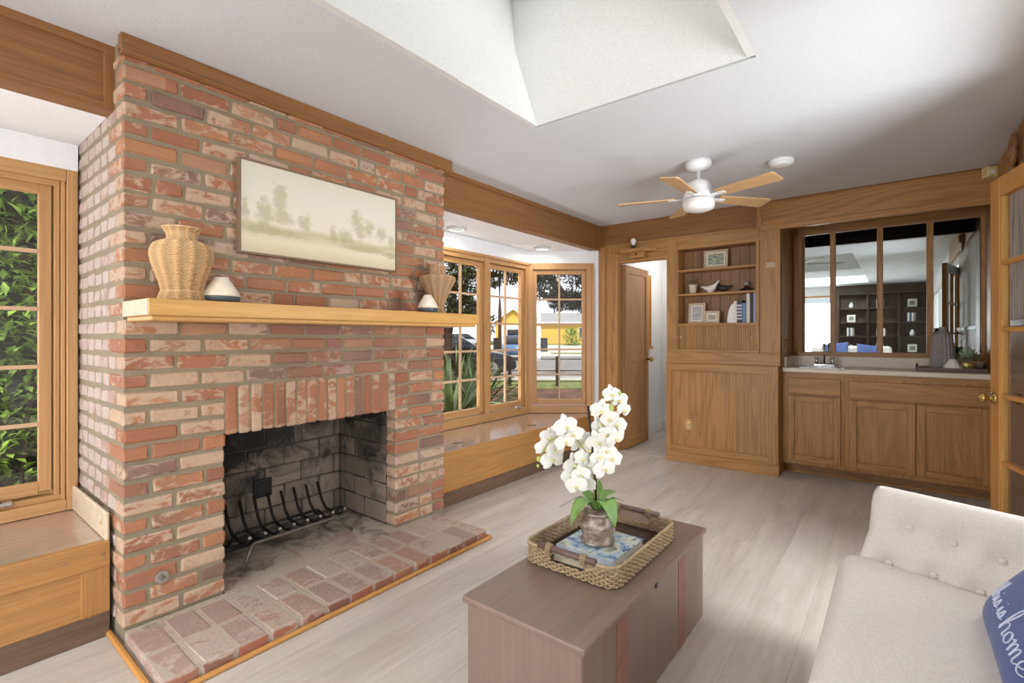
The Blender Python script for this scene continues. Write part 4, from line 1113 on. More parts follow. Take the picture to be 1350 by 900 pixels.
picture('picture_frame', 928, 959.5, 1.865, .178, YB + .075, 'cream framed small seascape print on the top bookcase shelf', pic_mat('seascape_print', [(70, 80, 84), (130, 146, 138), (196, 196, 170), (96, 92, 80)], 14), FP)
picture('picture_frame', 907.5, 929.5, 1.342, .20, YB + .065, 'tall cream frame with an oval grey print on the lowest bookcase shelf', pic_mat('oval_print', [(120, 124, 134), (170, 170, 172), (206, 206, 204)], 9), FP)
picture('picture_frame', 928.5, 948.5, 1.342, .118, YB + .045, 'small cream frame with a muted print beside the tall oval frame', pic_mat('muted_print', [(150, 140, 134), (180, 170, 156), (160, 158, 130)], 14), FP)
y = YB + .06
p = sx_(913.5, y)
pp = thing('potted_herb', 'small trailing plant in a cream pot on the middle bookcase shelf', 'potted plant', (p, y, 1.632))
bm = B(); lathe(bm, [(.026, 0), (.03, .005), (.037, .075), (.041, .078), (.041, .09), (.035, .09), (.034, .07)], (p, y, 1.632), 24); ob('pot', bm, 'cream', pp, True)
for k in range(44):
    rr = random.Random(k + 50); a = rr.uniform(0, 2 * PI); el = rr.uniform(-.25, 1.1); d = Vector((math.cos(a) * math.cos(el), .6 * math.sin(a) * math.cos(el), math.sin(el)))
    bm = B(); leaf_quad(bm, Vector((p, y, 1.735)) + d * rr.uniform(.01, .055), d, .034, .017); ob('leaf', bm, 'green_dark', pp)
def bird(name, u, y, z, s, mat, label, flip=1):
    x = sx_(u, y)
    prof = [(-.075, .052, .004), (-.05, .044, .010), (-.02, .032, .022), (.012, .034, .028), (.034, .05, .024), (.046, .068, .017), (.052, .078, .014), (.058, .084, .007), (.064, .085, .001)]
    bm = B(); rows = []
    for a, zz, r in prof:
        rows.append([bm.verts.new((x + flip * a * s, y + r * s * .85 * math.cos(2 * PI * k / 12), z + (max(zz, r) + r * math.sin(2 * PI * k / 12)) * s)) for k in range(12)])
    for A_, B_ in zip(rows, rows[1:]):
        for i in range(12): bm.faces.new((A_[i], A_[(i + 1) % 12], B_[(i + 1) % 12], B_[i]))
    bm.faces.new(rows[0]); bm.faces.new(rows[-1]); bmesh.ops.recalc_face_normals(bm, faces=bm.faces)
    t_ = thing(name, label, 'figurine', (x, y, z))
    ob('bird_body', bm, mat, t_, True)
    bm = B(); lathe(bm, [(.024 * s, 0), (.02 * s, .012 * s), (0, .014 * s)], (x, y, z), 14); ob('bird_foot', bm, mat, t_, True)
bird('bird_figurine', 937, YB + .05, 1.632, 1.25, 'whiteceramic', 'white ceramic bird figurine with long tail on the middle bookcase shelf')
bird('bird_figurine', 952.5, YB + .09, 1.632, 1.2, 'dark', 'dark bronze bird figurine behind the white bird', -1)
x = sx_(984, y)
dt = thing('lidded_ornament', 'black turned ornament with a round knob on the middle bookcase shelf', 'ornament', (x, y, 1.632))
bm = B(); lathe(bm, [(.055, 0), (.055, .012), (.04, .022), (.022, .036), (.012, .045), (.011, .055)], (x, y, 1.632), 28); ob('base', bm, 'dark', dt, True)
bm = B(); lathe(bm, [(.011, .05), (.02, .056), (.024, .07), (.022, .084), (.012, .092), (0, .093)], (x, y, 1.632), 24); ob('ball_knob', bm, 'greyceramic', dt, True)
x = sx_(969, y)
be = thing('bookend', 'white quarter-round bookend on the lowest bookcase shelf', 'bookend', (x - .03, y, 1.342))
bm = B(); pts = [(0, 0)] + [(-.058 * math.cos(a_ * PI / 16), .18 * math.sin(a_ * PI / 16)) for a_ in range(9)]
lo = [bm.verts.new((x + a, y - .04, 1.342 + b)) for a, b in pts]; hi = [bm.verts.new((x + a, y + .04, 1.342 + b)) for a, b in pts]
bm.faces.new(lo); bm.faces.new(hi[::-1])
for i in range(len(pts)): bm.faces.new((lo[i], lo[(i + 1) % len(pts)], hi[(i + 1) % len(pts)], hi[i]))
bmesh.ops.recalc_face_normals(bm, faces=bm.faces); ob('curved_block', bm, 'whiteceramic', be)
bks = [(969, 972.8, .20, (232, 226, 214), 'thin cream book next to the white bookend', None), (973, 979.6, .205, (60, 58, 70), 'blue and white striped book with a dark spine top', 'stripe'), (979.9, 985.3, .18, (110, 140, 178), 'mid-blue paperback between the striped book and a tall cream book', None),
       (985.6, 990, .265, (224, 220, 206), 'tall cream book beside the black book', None), (990.3, 994.2, .26, (46, 46, 52), 'tall black book between cream and lilac spines', None), (994.5, 998.2, .285, (168, 172, 206), 'tallest lilac book at the end of the bookcase row', None)]
for u0, u1, h, c, lab, st in bks:
    x0, x1 = sx_(u0, y), sx_(u1, y) - .0008
    o = thing('book', lab, 'book', ((x0 + x1) / 2, YB + .07, 1.342), 'books on the lowest bookcase shelf')
    cm = plain('cover', c, .5, var=.04)
    box('cover', x0, x1, YB + .02, YB + .022, 1.342, 1.342 + h, cm, o, 0)
    for a in (x0, x1 - .002): box('cover', a, a + .002, YB + .022, YB + .14, 1.342, 1.342 + h, cm, o, 0)
    box('pages', x0 + .002, x1 - .002, YB + .022, YB + .136, 1.345, 1.339 + h, 'paper', o, 0)
    if st:
        for k in range(5): box('spine_stripe', x0, x1, YB + .0185, YB + .0199, 1.372 + k * .03, 1.388 + k * .03, 'blue' if k > 5 else 'thread', o, 0)

# ---------------------------------------------------------------- ceiling fan, smoke detector, sensor
fc = P(921, 213, z=ZC)
fn = thing('ceiling_fan', 'white ceiling fan with five light wood blades and a round lamp', 'ceiling fan', (fc.x, fc.y, ZC))
c0 = (fc.x, fc.y, 0)
bm = B(); lathe(bm, [(0, ZC), (.085, ZC), (.085, ZC - .03), (.07, ZC - .055), (.03, ZC - .068), (0, ZC - .07)], c0, 36); ob('canopy', bm, 'whiteplastic', fn, True)
bm = B(); lathe(bm, [(.014, ZC - .06), (.014, ZC - .12), (.035, ZC - .125), (.04, ZC - .15)], c0, 20); ob('down_rod', bm, 'whiteplastic', fn, True)
bm = B(); lathe(bm, [(0, 2.28), (.045, 2.278), (.075, 2.262), (.09, 2.225), (.092, 2.19), (.1, 2.175), (.1, 2.155), (0, 2.153)], c0, 36); ob('motor_housing', bm, 'whiteplastic', fn, True)
bm = B(); lathe(bm, [(0, 2.153), (.09, 2.153), (.09, 2.148), (0, 2.148)], c0, 36); ob('gap_ring', bm, 'dark', fn)
bm = B(); lathe(bm, [(0, 2.148), (.103, 2.148), (.104, 2.11), (.095, 2.085), (.06, 2.072), (0, 2.068)], c0, 36); ob('lamp_bowl', bm, 'opal', fn, True)
a0 = math.radians(197)
for k in range(5):
    a = a0 + k * 2 * PI / 5
    m = Matrix.Translation((fc.x, fc.y, 2.165)) @ Matrix.Rotation(a, 4, 'Z') @ Matrix.Rotation(math.radians(-11), 4, 'X')
    bm = B(); pts = [(.15, -.045), (.53, -.062), (.545, -.05), (.545, .05), (.53, .062), (.15, .045)]
    prism(bm, pts, -.004, .004); bmesh.ops.transform(bm, matrix=m, verts=bm.verts); bl = ob('blade', bm, M['fanwood']['x'], fn)
    bm = B(); bx(bm, .085, .2, -.018, .018, -.009, -.004, .002, m); ob('blade_iron', bm, 'whiteplastic', fn)
p = P(1030, 211, z=ZC)
sd = thing('smoke_detector', 'round white smoke detector on the ceiling by the fan', 'smoke detector', (p.x, p.y, ZC))
bm = B(); lathe(bm, [(0, ZC), (.078, ZC), (.08, ZC - .012), (.076, ZC - .022)], (p.x, p.y, 0), 32); ob('base_plate', bm, 'whiteplastic', sd, True)
bm = B(); lathe(bm, [(.07, ZC - .022), (.072, ZC - .026), (.066, ZC - .038), (.03, ZC - .042), (0, ZC - .042)], (p.x, p.y, 0), 32); ob('cover', bm, 'whiteplastic', sd, True)
ms_ = thing('motion_sensor', 'yellowed ivory motion sensor box in the ceiling corner above the glass door', 'sensor', (.515, YB - .03, 2.32))
m = Matrix.Translation((.515, YB - .035, 2.325)) @ Matrix.Rotation(math.radians(28), 4, 'Z')
box('sensor_case', -.045, .045, -.03, .03, 0, .075, 'ivory', ms_, .006, m)
box('sensor_lens', -.036, -.002, -.032, -.029, .02, .05, 'whiteplastic', ms_, .001, m)

# ---------------------------------------------------------------- right wall, glass door
def ww_mat():
    t = NT('whitewashed_boards'); v = t.pos((1, 1, .12)); n = t.noise(v, 26, 5, .7, .6)
    t.col(t.ramp(n, [(.36, lin((140, 132, 124))), (.5, lin((206, 202, 196))), (.62, lin((226, 224, 220)))])); return t.set(Roughness=.6)
M['wwash'] = ww_mat()
wr = struct(box('wall_right', XR, XR + .08, 2.90, YM + .1, 0, ZC, 'wwash', None, 0), 'right wall with whitewashed boards above a brown dado')
box('dado_panel', XR - .012, XR, 2.90, YB, 0.0, 1.28, plain('taupe_panel', (140, 116, 98), .5, var=.08, scale=6), wr, 0)
box('dado_rail', XR - .022, XR - .0, 2.90, YB, 1.28, 1.32, M['seatbase']['y'], wr, .003)
box('wall_beam', XR - .03, XR, 2.0, YB - .01, ZS, ZC, O['y'], wr, .003)
w4 = struct(box('wall_sofa', XR, XR + .08, .35, 1.95, 0, ZC, 'white', None, 0), 'plain white wall behind the sofa')
box('wall_lintel', XR, XR + .08, 1.95, 2.9, 2.08, ZC, 'white', w4, 0)
box('wall_lintel', XR, XR + .08, -2.3, .35, 2.08, ZC, 'white', w4, 0)
box('wall_end', XR, XR + .08, YN, -2.3, 0, ZC, 'white', w4, 0)
side = struct(box('wall_side_room', 2.3, 2.4, .6, 4.0, 0, ZC, 'white', None, 0), 'wall of the side room beyond the glass door opening')
box('wall_side_room_end', XR + .08, 2.4, 3.9, 4.0, 0, ZC, 'white', side, 0); box('wall_side_room_end', XR + .08, 2.4, .6, .7, 0, ZC, 'white', side, 0)
# added unseen patio glazing that admits fill light from behind the camera
w5 = thing('window_5', 'added sliding glass patio door behind the sofa, admitting unseen fill light', None, (XR + .04, -1, 0), kind='structure')
for a, b in ((-2.3, -2.24), (-1.0, -.94), (.29, .35)): box('frame_stile', XR + .01, XR + .06, a, b, 0, 2.08, 'whiteplastic', w5, 0)
for a, b in ((0, .06), (2.02, 2.08)): box('frame_rail', XR + .01, XR + .06, -2.3, .35, a, b, 'whiteplastic', w5, 0)
for a, b in ((-2.24, -1.0), (-.94, .29)): box('pane', XR + .03, XR + .034, a, b, .06, 2.02, 'glass', w5, 0)
# French door, opened back towards the wall
fa_, fb_ = Vector((.403, 3.595)), Vector((.572, 2.875))
Ld = (fb_ - fa_).length
wd = Wall(fa_, fb_ - fa_)      # s from free edge to hinge, n points to -x side
fd = thing('door_2', 'honey wood glass door with small panes standing open against the right wall', None, (.49, 3.2, .01), kind='structure')
st_ = .10
for a, b in ((0, st_), (Ld - st_, Ld)): wd.box('stile', a, b, -.02, .02, .01, 2.03, F2['z'], fd, .003)
for a, b in ((.01, .24), (1.93, 2.03)): wd.box('rail', st_, Ld - st_, -.02, .02, a, b, F2['y'], fd, .003)
for a in (st_, Ld - st_ - .012): wd.box('glazing_bead', a, a + .012, -.013, .013, .24, 1.93, M['mantel']['z'], fd, .002)
for k in range(1, 5):
    z = .24 + k * 1.69 / 5; wd.box('muntin', st_, Ld - st_, -.014, .014, z - .012, z + .012, F2['y'], fd, .004)
wd.box('muntin', Ld / 2 - .012, Ld / 2 + .012, -.014, .014, .24, 1.93, F2['z'], fd, .004)
for c in range(2):
    for r_ in range(5):
        a = st_ if c == 0 else Ld / 2; b = Ld / 2 if c == 0 else Ld - st_
        wd.box('pane', a, b, -.002, .002, .24 + r_ * .338, .24 + (r_ + 1) * .338, 'glass', fd, 0)
for a, b, c, d_ in ((0, st_, .01, 2.03), (Ld - st_, Ld, .01, 2.03), (st_, Ld - st_, .01, .24), (st_, Ld - st_, 1.93, 2.03)): wd.box('painted_face', a, b, -.0215, -.0202, c, d_, 'white', fd, 0)
for k in range(1, 5): wd.box('painted_face', st_, Ld - st_, -.0155, -.0142, .24 + k * .338 - .012, .24 + k * .338 + .012, 'white', fd, 0)
wd.box('painted_face', Ld / 2 - .012, Ld / 2 + .012, -.0165, -.0156, .24, 1.93, 'white', fd, 0)
kz = P(1317, 525, x=.41).z
for sg in (1, -1):
    kn = thing('door_knob', None, None, wd.m @ Vector((.05, .03 * sg, kz))); par(kn, fd)
    bm = B(); lathe(bm, [(0, 0), (.03, 0), (.032, .004), (.026, .012), (.012, .015), (.011, .03), (.024, .035), (.028, .048), (.024, .06), (0, .066)], seg=24)
    bmesh.ops.transform(bm, matrix=wd.m @ Matrix.Translation((.05, .02 * sg, kz)) @ Matrix.Rotation(-PI / 2 * sg, 4, 'X'), verts=bm.verts); ob('knob', bm, 'brass', kn, True)
box_ = wd.box('latch_bolt', -.015, 0, -.008, .008, kz - .008, kz + .008, 'brass', fd, .001)
# carved scroll on the right wall by the ceiling
p = P(1338, 200, x=XR - .05)
cs = thing('carved_scroll', 'dark carved wooden scroll ornament near the ceiling above the glass door', 'ornament', (XR - .05, p.y, p.z - .12))
bm = B(); pts = []
for k in range(40):
    a = k / 39 * 3.2 * PI; r_ = .085 * (1 - k / 46)
    pts.append((XR - .05 - .012 * math.sin(k / 39 * PI), p.y + r_ * math.cos(a), p.z + r_ * math.sin(a) * 1.25))
tube(bm, pts, .017, 8, taper=[1 - .5 * k / 39 for k in range(40)]); ob('scroll', bm, M['oak_dark']['z'], cs, True)
bm = B(); pts = [(XR - .045, p.y + .085, p.z), (XR - .045, p.y + .075, p.z - .08), (XR - .045, p.y + .02, p.z - .13), (XR - .045, p.y - .08, p.z - .15), (XR - .045, p.y - .16, p.z - .10)]
tube(bm, pts, .015, 8, taper=[1, 1, .9, .7, .4]); ob('acanthus_tail', bm, M['oak_dark']['z'], cs, True)

# ---------------------------------------------------------------- rear of the room (seen in the mirror)
rw = struct(box('wall_rear', -1.2, XR, YN - .08, YN, 0, ZC, M['seatbase']['z'], None, 0), 'dark panelled rear wall reflected in the bar mirror')
box('wall_rear_side', XB - .1, -2.45, YN - .08, YN, 0, ZC, 'white', rw, 0)
box('wall_rear_low', -2.45, -1.2, YN - .08, YN, 0, .35, 'white', rw, 0); box('wall_rear_top', -2.45, -1.2, YN - .08, YN, 2.2, ZC, 'white', rw, 0)
wl_ = struct(box('wall_left', XB - .12, XB - .0, YN, -1.6, 0, ZC, 'white', None, 0), 'white left wall behind the hedge bay')
box('wall_left_return', XB - .12, XB, -1.6, -1.5, 0, ZB, 'white', wl_, 0)
w6 = thing('window_6', 'tall rear window with wooden frame reflected in the mirror', None, (-1.8, YN, .35), kind='structure')
for a in (-2.45, -1.85, -1.25): box('frame_stile', a, a + .05, YN - .06, YN - .01, .35, 2.2, T['z'], w6, 0)
for a in (.35, 2.15): box('frame_rail', -2.40, -1.25, YN - .06, YN - .01, a, a + .05, T['x'], w6, 0)
for a, b in ((-2.40, -1.85), (-1.80, -1.25)): box('pane', a, b, YN - .04, YN - .036, .4, 2.15, 'glass', w6, 0)
rs = thing('wall_shelving', 'dark wood wall shelving with small objects reflected in the bar mirror', 'shelving', (-.35, YN + .15, .5))
for x in (-1.1, -.55, .0, .5): box('upright', x, x + .03, YN, YN + .28, .5, 2.2, M['darkwood']['z'], rs, 0)
for z in (.5, .85, 1.2, 1.52, 1.84, 2.17): box('shelf', -1.1, .53, YN, YN + .28, z, z + .025, M['darkwood']['x'], rs, 0)
k = 0
for x in (-.85, -.3, .25):
    for z in (.875, 1.225, 1.545, 1.865):
        k += 1
        if k % 3 == 0:
            t_ = tag(box('box_frame', x - .08, x + .08, YN + .14, YN + .17, z, z + .17, 'paper', None, .003), 'pale box frame on the dark rear shelving', 'frame', 'frames on the rear shelving')
            box('frame_print', x - .05, x + .05, YN + .17, YN + .172, z + .04, z + .13, 'greyceramic', t_, 0)
        elif k % 3 == 1:
            bm = B(); lathe(bm, [(.03, 0), (.045, .03), (.04, .09), (.02, .12), (.022, .14)], (x, YN + .16, z), 16)
            tag(ob('shelf_vase', bm, 'whiteceramic', None, True), 'small white vase on the dark rear shelving', 'vase', 'vases on the rear shelving')
        else:
            for q_ in range(4):
                tag(box('shelf_book', x - .08 + q_ * .035, x - .05 + q_ * .035, YN + .06, YN + .2, z, z + .19, ['paper', 'blue', 'cream', 'greyceramic'][q_], None, .002), 'upright book on the dark rear shelving', 'book', 'books on the rear shelving')

# ---------------------------------------------------------------- trunk, tray, books, orchid
TZ = .385
tk = thing('trunk', 'brown wooden trunk used as a coffee table in front of the fireplace', 'trunk', (-.88, 1.67, 0))
tX0, tX1, tY0, tY1 = -1.105, -.655, 1.14, 2.205
TK = M['trunk']
box('trunk_body', tX0 + .012, tX1 - .012, tY0 + .012, tY1 - .012, 0, TZ - .022, TK['z'], tk, .004)
box('lid', tX0, tX1, tY0, tY1, TZ - .022, TZ, TK['y'], tk, .006, None, 2)
strap = plain('strap_wood', (140, 96, 82), .45, var=.08)
for u0, u1, v in ((813, 829, 850), (894.5, 904, 790)):
    a, b = P(u0, v, x=tX1 - .011).y, P(u1, v, x=tX1 - .011).y
    box('strap', tX1 - .014, tX1 - .0105, min(a, b), max(a, b), .002, TZ - .024, strap, tk, .001)
p = P(865, 771, x=tX1 - .012)
bm = B(); cyl(bm, (tX1 - .014, p.y, p.z), (tX1 - .0095, p.y, p.z), .011, 16); ob('keyhole', bm, 'black', tk)

tr = thing('wicker_tray', 'rectangular woven tray with dark wooden handles on the trunk', 'tray', (-.91, 1.73, TZ))
rx0, rx1, ry0, ry1, rr_ = -1.098, -.715, 1.45, 2.01, .055
def rrect(off, n=220):
    pts = []; hx_, hy = (rx1 - rx0) / 2 - rr_, (ry1 - ry0) / 2 - rr_
    cx, cy = (rx0 + rx1) / 2, (ry0 + ry1) / 2; R_ = rr_ + off
    segs = [('l', (hx_, -hy), (hx_, hy), (1, 0)), ('a', (hx_, hy), 0), ('l', (hx_, hy), (-hx_, hy), (0, 1)), ('a', (-hx_, hy), PI / 2), ('l', (-hx_, hy), (-hx_, -hy), (-1, 0)), ('a', (-hx_, -hy), PI), ('l', (-hx_, -hy), (hx_, -hy), (0, -1)), ('a', (hx_, -hy), 1.5 * PI)]
    per = 4 * (hx_ + hy) + 2 * PI * rr_; out = []
    for s_ in segs:
        if s_[0] == 'l':
            a, b = Vector(s_[1]), Vector(s_[2]); k = max(2, int((b - a).length / per * n))
            for i in range(k): q_ = a + (b - a) * i / k; out.append((cx + q_.x + s_[3][0] * R_, cy + q_.y + s_[3][1] * R_, s_[3][0], s_[3][1]))
        else:
            k = max(3, int(rr_ * PI / 2 / per * n))
            for i in range(k):
                a = s_[2] + PI / 2 * i / k; out.append((cx + s_[1][0] + R_ * math.cos(a), cy + s_[1][1] + R_ * math.sin(a), math.cos(a), math.sin(a)))
    return out
bm = B(); prism(bm, [(x, y) for x, y, nx_, ny_ in rrect(-.012, 80)], TZ + .001, TZ + .010); ob('tray_base', bm, M['darkwood']['y'], tr)
hcx = (rx0 + rx1) / 2
bm = B(); N_ = 9; hh = .068
for r_ in range(N_):
    base = rrect(-.006, 240); z = TZ + .004 + r_ * (hh / N_) + .004
    runs = [[]]
    for i, (x, y, nx, ny) in enumerate(base):
        off = .0042 * math.cos(i * PI / 2 + (PI if r_ % 2 else 0))
        p = (x + nx * off, y + ny * off, z + .0012 * math.sin(i * .9))
        gap = abs(ny) > .9 and abs(x - hcx) < .062 and r_ in (4, 5, 6, 7)
        if gap:
            if runs[-1]: runs.append([])
        else: runs[-1].append(p)
    closed = len(runs) == 1
    if closed: tube(bm, runs[0], .0038, 5, True)
    else:
        runs = [r for r in runs if len(r) > 1]
        # the loop starts in the middle of a side: join last run to the first
        runs[0] = runs[-1] + runs[0] if len(runs) > 2 else runs[0]
        if len(runs) > 2: runs.pop()
        for r in runs: tube(bm, r, .0038, 5)
ws_ = ob('woven_side', bm, 'rope', tr)
bm = B()
pts = [(x, y, TZ + hh + .004) for x, y, nx, ny in rrect(-.006, 160)]
tube(bm, pts, .006, 6, True); ob('rim_braid', bm, 'rope', tr, True)
for yy in (ry0 + .004, ry1 - .004):
    bm = B(); cyl(bm, (hcx - .115, yy, TZ + hh + .012), (hcx + .115, yy, TZ + hh + .012), .0115, 14); hd = ob('handle', bm, M['traywood']['x'], tr, True)
    for s_ in (-1, 1):
        bm = B()
        for k in range(4):
            xx = hcx + s_ * .07 + (k - 1.5) * .0055
            tube(bm, [(xx, yy + .0145 * math.cos(a), TZ + hh + .008 + .018 * math.sin(a)) for a in [i * PI / 6 for i in range(12)]], .0027, 5, True)
        ob('rope_wrap', bm, 'rope', hd)
# two books lying in the tray
def flat_book(name, c, sx, sy, z, h, rot, cov, spine, label):
    m = Matrix.Translation((c[0], c[1], z)) @ Matrix.Rotation(rot, 4, 'Z')
    t_ = thing(name, label, 'book', (c[0], c[1], z))
    box('cover_bottom', -sx / 2, sx / 2, -sy / 2, sy / 2, 0, .002, cov, t_, 0, m)
    box('pages', -sx / 2 + .004, sx / 2 - .004, -sy / 2 + .004, sy / 2 - .003, .002, h - .002, 'paper', t_, 0, m)
    box('cover_top', -sx / 2, sx / 2, -sy / 2, sy / 2, h - .002, h, cov, t_, 0, m)
    box('spine', -sx / 2, sx / 2, -sy / 2 - .001, -sy / 2 + .002, 0, h, spine, t_, 0, m)
    return t_
def cover_mat():
    t = NT('photo_cover'); v = t.pos(); n = t.noise(v, 14, 3, .5, .4); n2 = t.noise(v, 46, 4, .6)
    a = t.ramp(n, [(.34, lin((58, 96, 158))), (.46, lin((156, 186, 206))), (.56, lin((206, 212, 200))), (.68, lin((150, 158, 136)))])
    t.col(t.mix(t.ramp(n2, [(.6, (0, 0, 0, 1)), (.68, (1, 1, 1, 1))]), a, lin((60, 72, 84)))); return t.set(Roughness=.2)
cp = cover_mat()
flat_book('book', (-.872, 1.66), .255, .285, TZ + .011, .016, .03, plain('grey_cover', (206, 204, 190), .35), plain('cream_spine', (226, 214, 190), .4), 'thin cream book lying flat at the bottom of the wicker tray')
flat_book('book', (-.887, 1.668), .235, .25, TZ + .0275, .028, -.02, cp, plain('pale_blue_spine', (196, 206, 222), .3), 'blue photo-covered book lying under the orchid pot')
# orchid
PZ = TZ + .0555
oc = Vector((-.895, 1.66, PZ))
orc = thing('orchid', 'white orchid with two flower sprays in a brown glazed pot', 'potted plant', oc)
bm = B(); lathe(bm, [(.05, 0), (.062, .004), (.064, .014), (.056, .02), (.058, .03), (.066, .055), (.065, .075), (.052, .098), (.048, .108), (.055, .118), (.047, .118), (.042, .105)], oc, 40); ob('pot', bm, 'pot', orc, True)
bm = B(); lathe(bm, [(0, .102), (.046, .1)], oc, 24, cap=False); ob('moss', bm, 'dark', orc)
dO = (oc - CAM).dot(FW)
def px3(u, v, dd=0.0): return P(u, v, d=dO + dd)
top = oc + Vector((0, 0, .105))
def orchid_leaf(pts, w, name='leaf'):
    pts = [Vector(p) for p in pts]; bm = B(); rows = []
    n = 10
    # quadratic bezier through three points
    a, b, c = pts
    side = (c - a).cross(Vector((0, 0, 1)));
    if side.length < .01: side = RT.copy()
    side.normalize()
    for i in range(n + 1):
        t_ = i / n
        p = a * (1 - t_) ** 2 + b * 2 * t_ * (1 - t_) + c * t_ ** 2
        ww = w * (math.sin(PI * min(1, .12 + t_ * .88)) ** .6) * (.55 + .45 * math.sin(PI * (.2 + .6 * t_)))
        d = (b - a) * (1 - t_) + (c - b) * t_; up_ = side.cross(d).normalized()
        rows.append([bm.verts.new(p + side * ww * s_ + up_ * abs(s_) * ww * .25) for s_ in (-1, -.5, 0, .5, 1)])
    for A_, B_ in zip(rows, rows[1:]):
        for i in range(4): bm.faces.new((A_[i], A_[i + 1], B_[i + 1], B_[i]))
    o = ob(name, bm, 'leaf', orc, True)
    so = o.modifiers.new('thick', 'SOLIDIFY'); so.thickness = .0025
lf = [((783, 672), (770, 640), (752, 692), .034, -.05), ((790, 672), (800, 640), (811, 696), .037, -.08), ((788, 668), (792, 648), (812, 648), .034, .02), ((785, 665), (772, 650), (769, 640), .022, .06),
      ((789, 668), (795, 655), (806, 668), .028, -.03), ((790, 660), (792, 645), (790, 632), .012, .04), ((783, 668), (770, 660), (768, 664), .02, -.03)]
for a, b, c, w_, dd in lf: orchid_leaf([px3(a[0], a[1]), px3(b[0], b[1], dd * .5), px3(c[0], c[1], dd)], w_)
for a, b, c in (((782, 668), (760, 655), (738, 668)), ((797, 668), (808, 655), (822, 660))):
    bm = B(); tube(bm, [px3(*a), px3(*b), px3(*c, -.03)], .0022, 5); ob('air_root', bm, 'greyceramic', orc, True)
bm = B(); tube(bm, [px3(786, 672), px3(784, 620), px3(779, 570), px3(775, 535)], .0042, 8); ob('stake', bm, 'black', orc, True)
bm = B(); tube(bm, [px3(788, 672), px3(787, 630), px3(788, 590), px3(797, 550), px3(806, 530), px3(818, 518, .02)], .003, 6); ob('stem', bm, 'stem', orc, True)
bm = B(); tube(bm, [px3(784, 672), px3(783, 630), px3(772, 595), px3(760, 578), px3(742, 570, -.03), px3(722, 585, -.05), px3(711, 604, -.05)], .003, 6); ob('stem', bm, 'stem', orc, True)
def flower(p, nrm, r, roll):
    nrm = Vector(nrm).normalized(); x_ = nrm.cross(Vector((0, 0, 1))).normalized(); y_ = x_.cross(nrm)
    mt_ = Matrix((( x_.x, y_.x, nrm.x, p.x), (x_.y, y_.y, nrm.y, p.y), (x_.z, y_.z, nrm.z, p.z), (0, 0, 0, 1))) @ Matrix.Rotation(roll, 4, 'Z')
    fl_ = thing('flower', None, None, p); par(fl_, orc)
    for ang, L, w, zo in ((90, 1.0, .34, 0), (210, .95, .32, 0), (330, .95, .32, 0), (12, 1.02, .56, .004), (168, 1.02, .56, .004)):
        bm = B(); rows = []
        for i in range(6):
            t_ = i / 5; ww = w * r * math.sin(PI * (.1 + .86 * t_)) ** .8
            rows.append([bm.verts.new((t_ * L * r, ww * s_, zo + r * (.18 * t_ * t_ - .30 * t_ * abs(s_) * .35 - .22 * t_ ** 3))) for s_ in (-1, -.4, .4, 1)])
        for A_, B_ in zip(rows, rows[1:]):
            for k_ in range(3): bm.faces.new((A_[k_], A_[k_ + 1], B_[k_ + 1], B_[k_]))
        bmesh.ops.transform(bm, matrix=mt_ @ Matrix.Rotation(math.radians(ang), 4, 'Z'), verts=bm.verts); ob('petal', bm, 'petal', fl_, True)
    bm = B(); lathe(bm, [(.0, 0), (.006, .002), (.007, .010), (.003, .018), (0, .019)], seg=8)
    bmesh.ops.transform(bm, matrix=mt_ @ Matrix.Translation((0, -.004, 0)), verts=bm.verts); ob('lip', bm, 'lip', fl_, True)
FLW = [(816, 527), (806, 520), (822, 540), (793, 541), (804, 552), (812, 560), (790, 560), (801, 572), (812, 578), (788, 582), (800, 594), (806, 604), (790, 602), (797, 618),
       (746, 562), (735, 572), (755, 572), (724, 577), (718, 590), (732, 592), (728, 606), (745, 582), (771, 580), (762, 586), (757, 612), (768, 604), (778, 592), (752, 626), (766, 626), (776, 616), (771, 640), (760, 640)]
for k, (u, v) in enumerate(FLW):
    rr = random.Random(k)
    p = px3(u, v, rr.uniform(-.04, .03))
    n_ = -FW + RT * rr.uniform(-.7, .7) + Vector((0, 0, rr.uniform(-.3, .35)))
    flower(p, n_, .044 * rr.uniform(.85, 1.12), rr.uniform(-.4, .4))
for u, v, r_ in ((710, 605, .009), (806, 537, .010), (817, 518, .007), (709, 614, .006)):
    bm = B(); bmesh.ops.create_uvsphere(bm, u_segments=12, v_segments=8, radius=r_, matrix=Matrix.Translation(px3(u, v, -.06)) @ Matrix.Diagonal((.85, .85, 1.15, 1))); ob('bud', bm, 'bud', orc, True)

# ---------------------------------------------------------------- sofa and pillow
SZ = .45
so = thing('sofa', 'cream linen sofa with button-tufted arm facing the fireplace', 'sofa', (.15, 1.35, 0))
def soft_box(name, x0, x1, y0, y1, z0, z1, mat, parent, bev, seg=4):
    o = ob(name, bx(B(), x0, x1, y0, y1, z0, z1, bev, None, seg), mat, parent, True); return o
def yo_(x): return -.36 * max(0, x + .08)
SY0 = .50
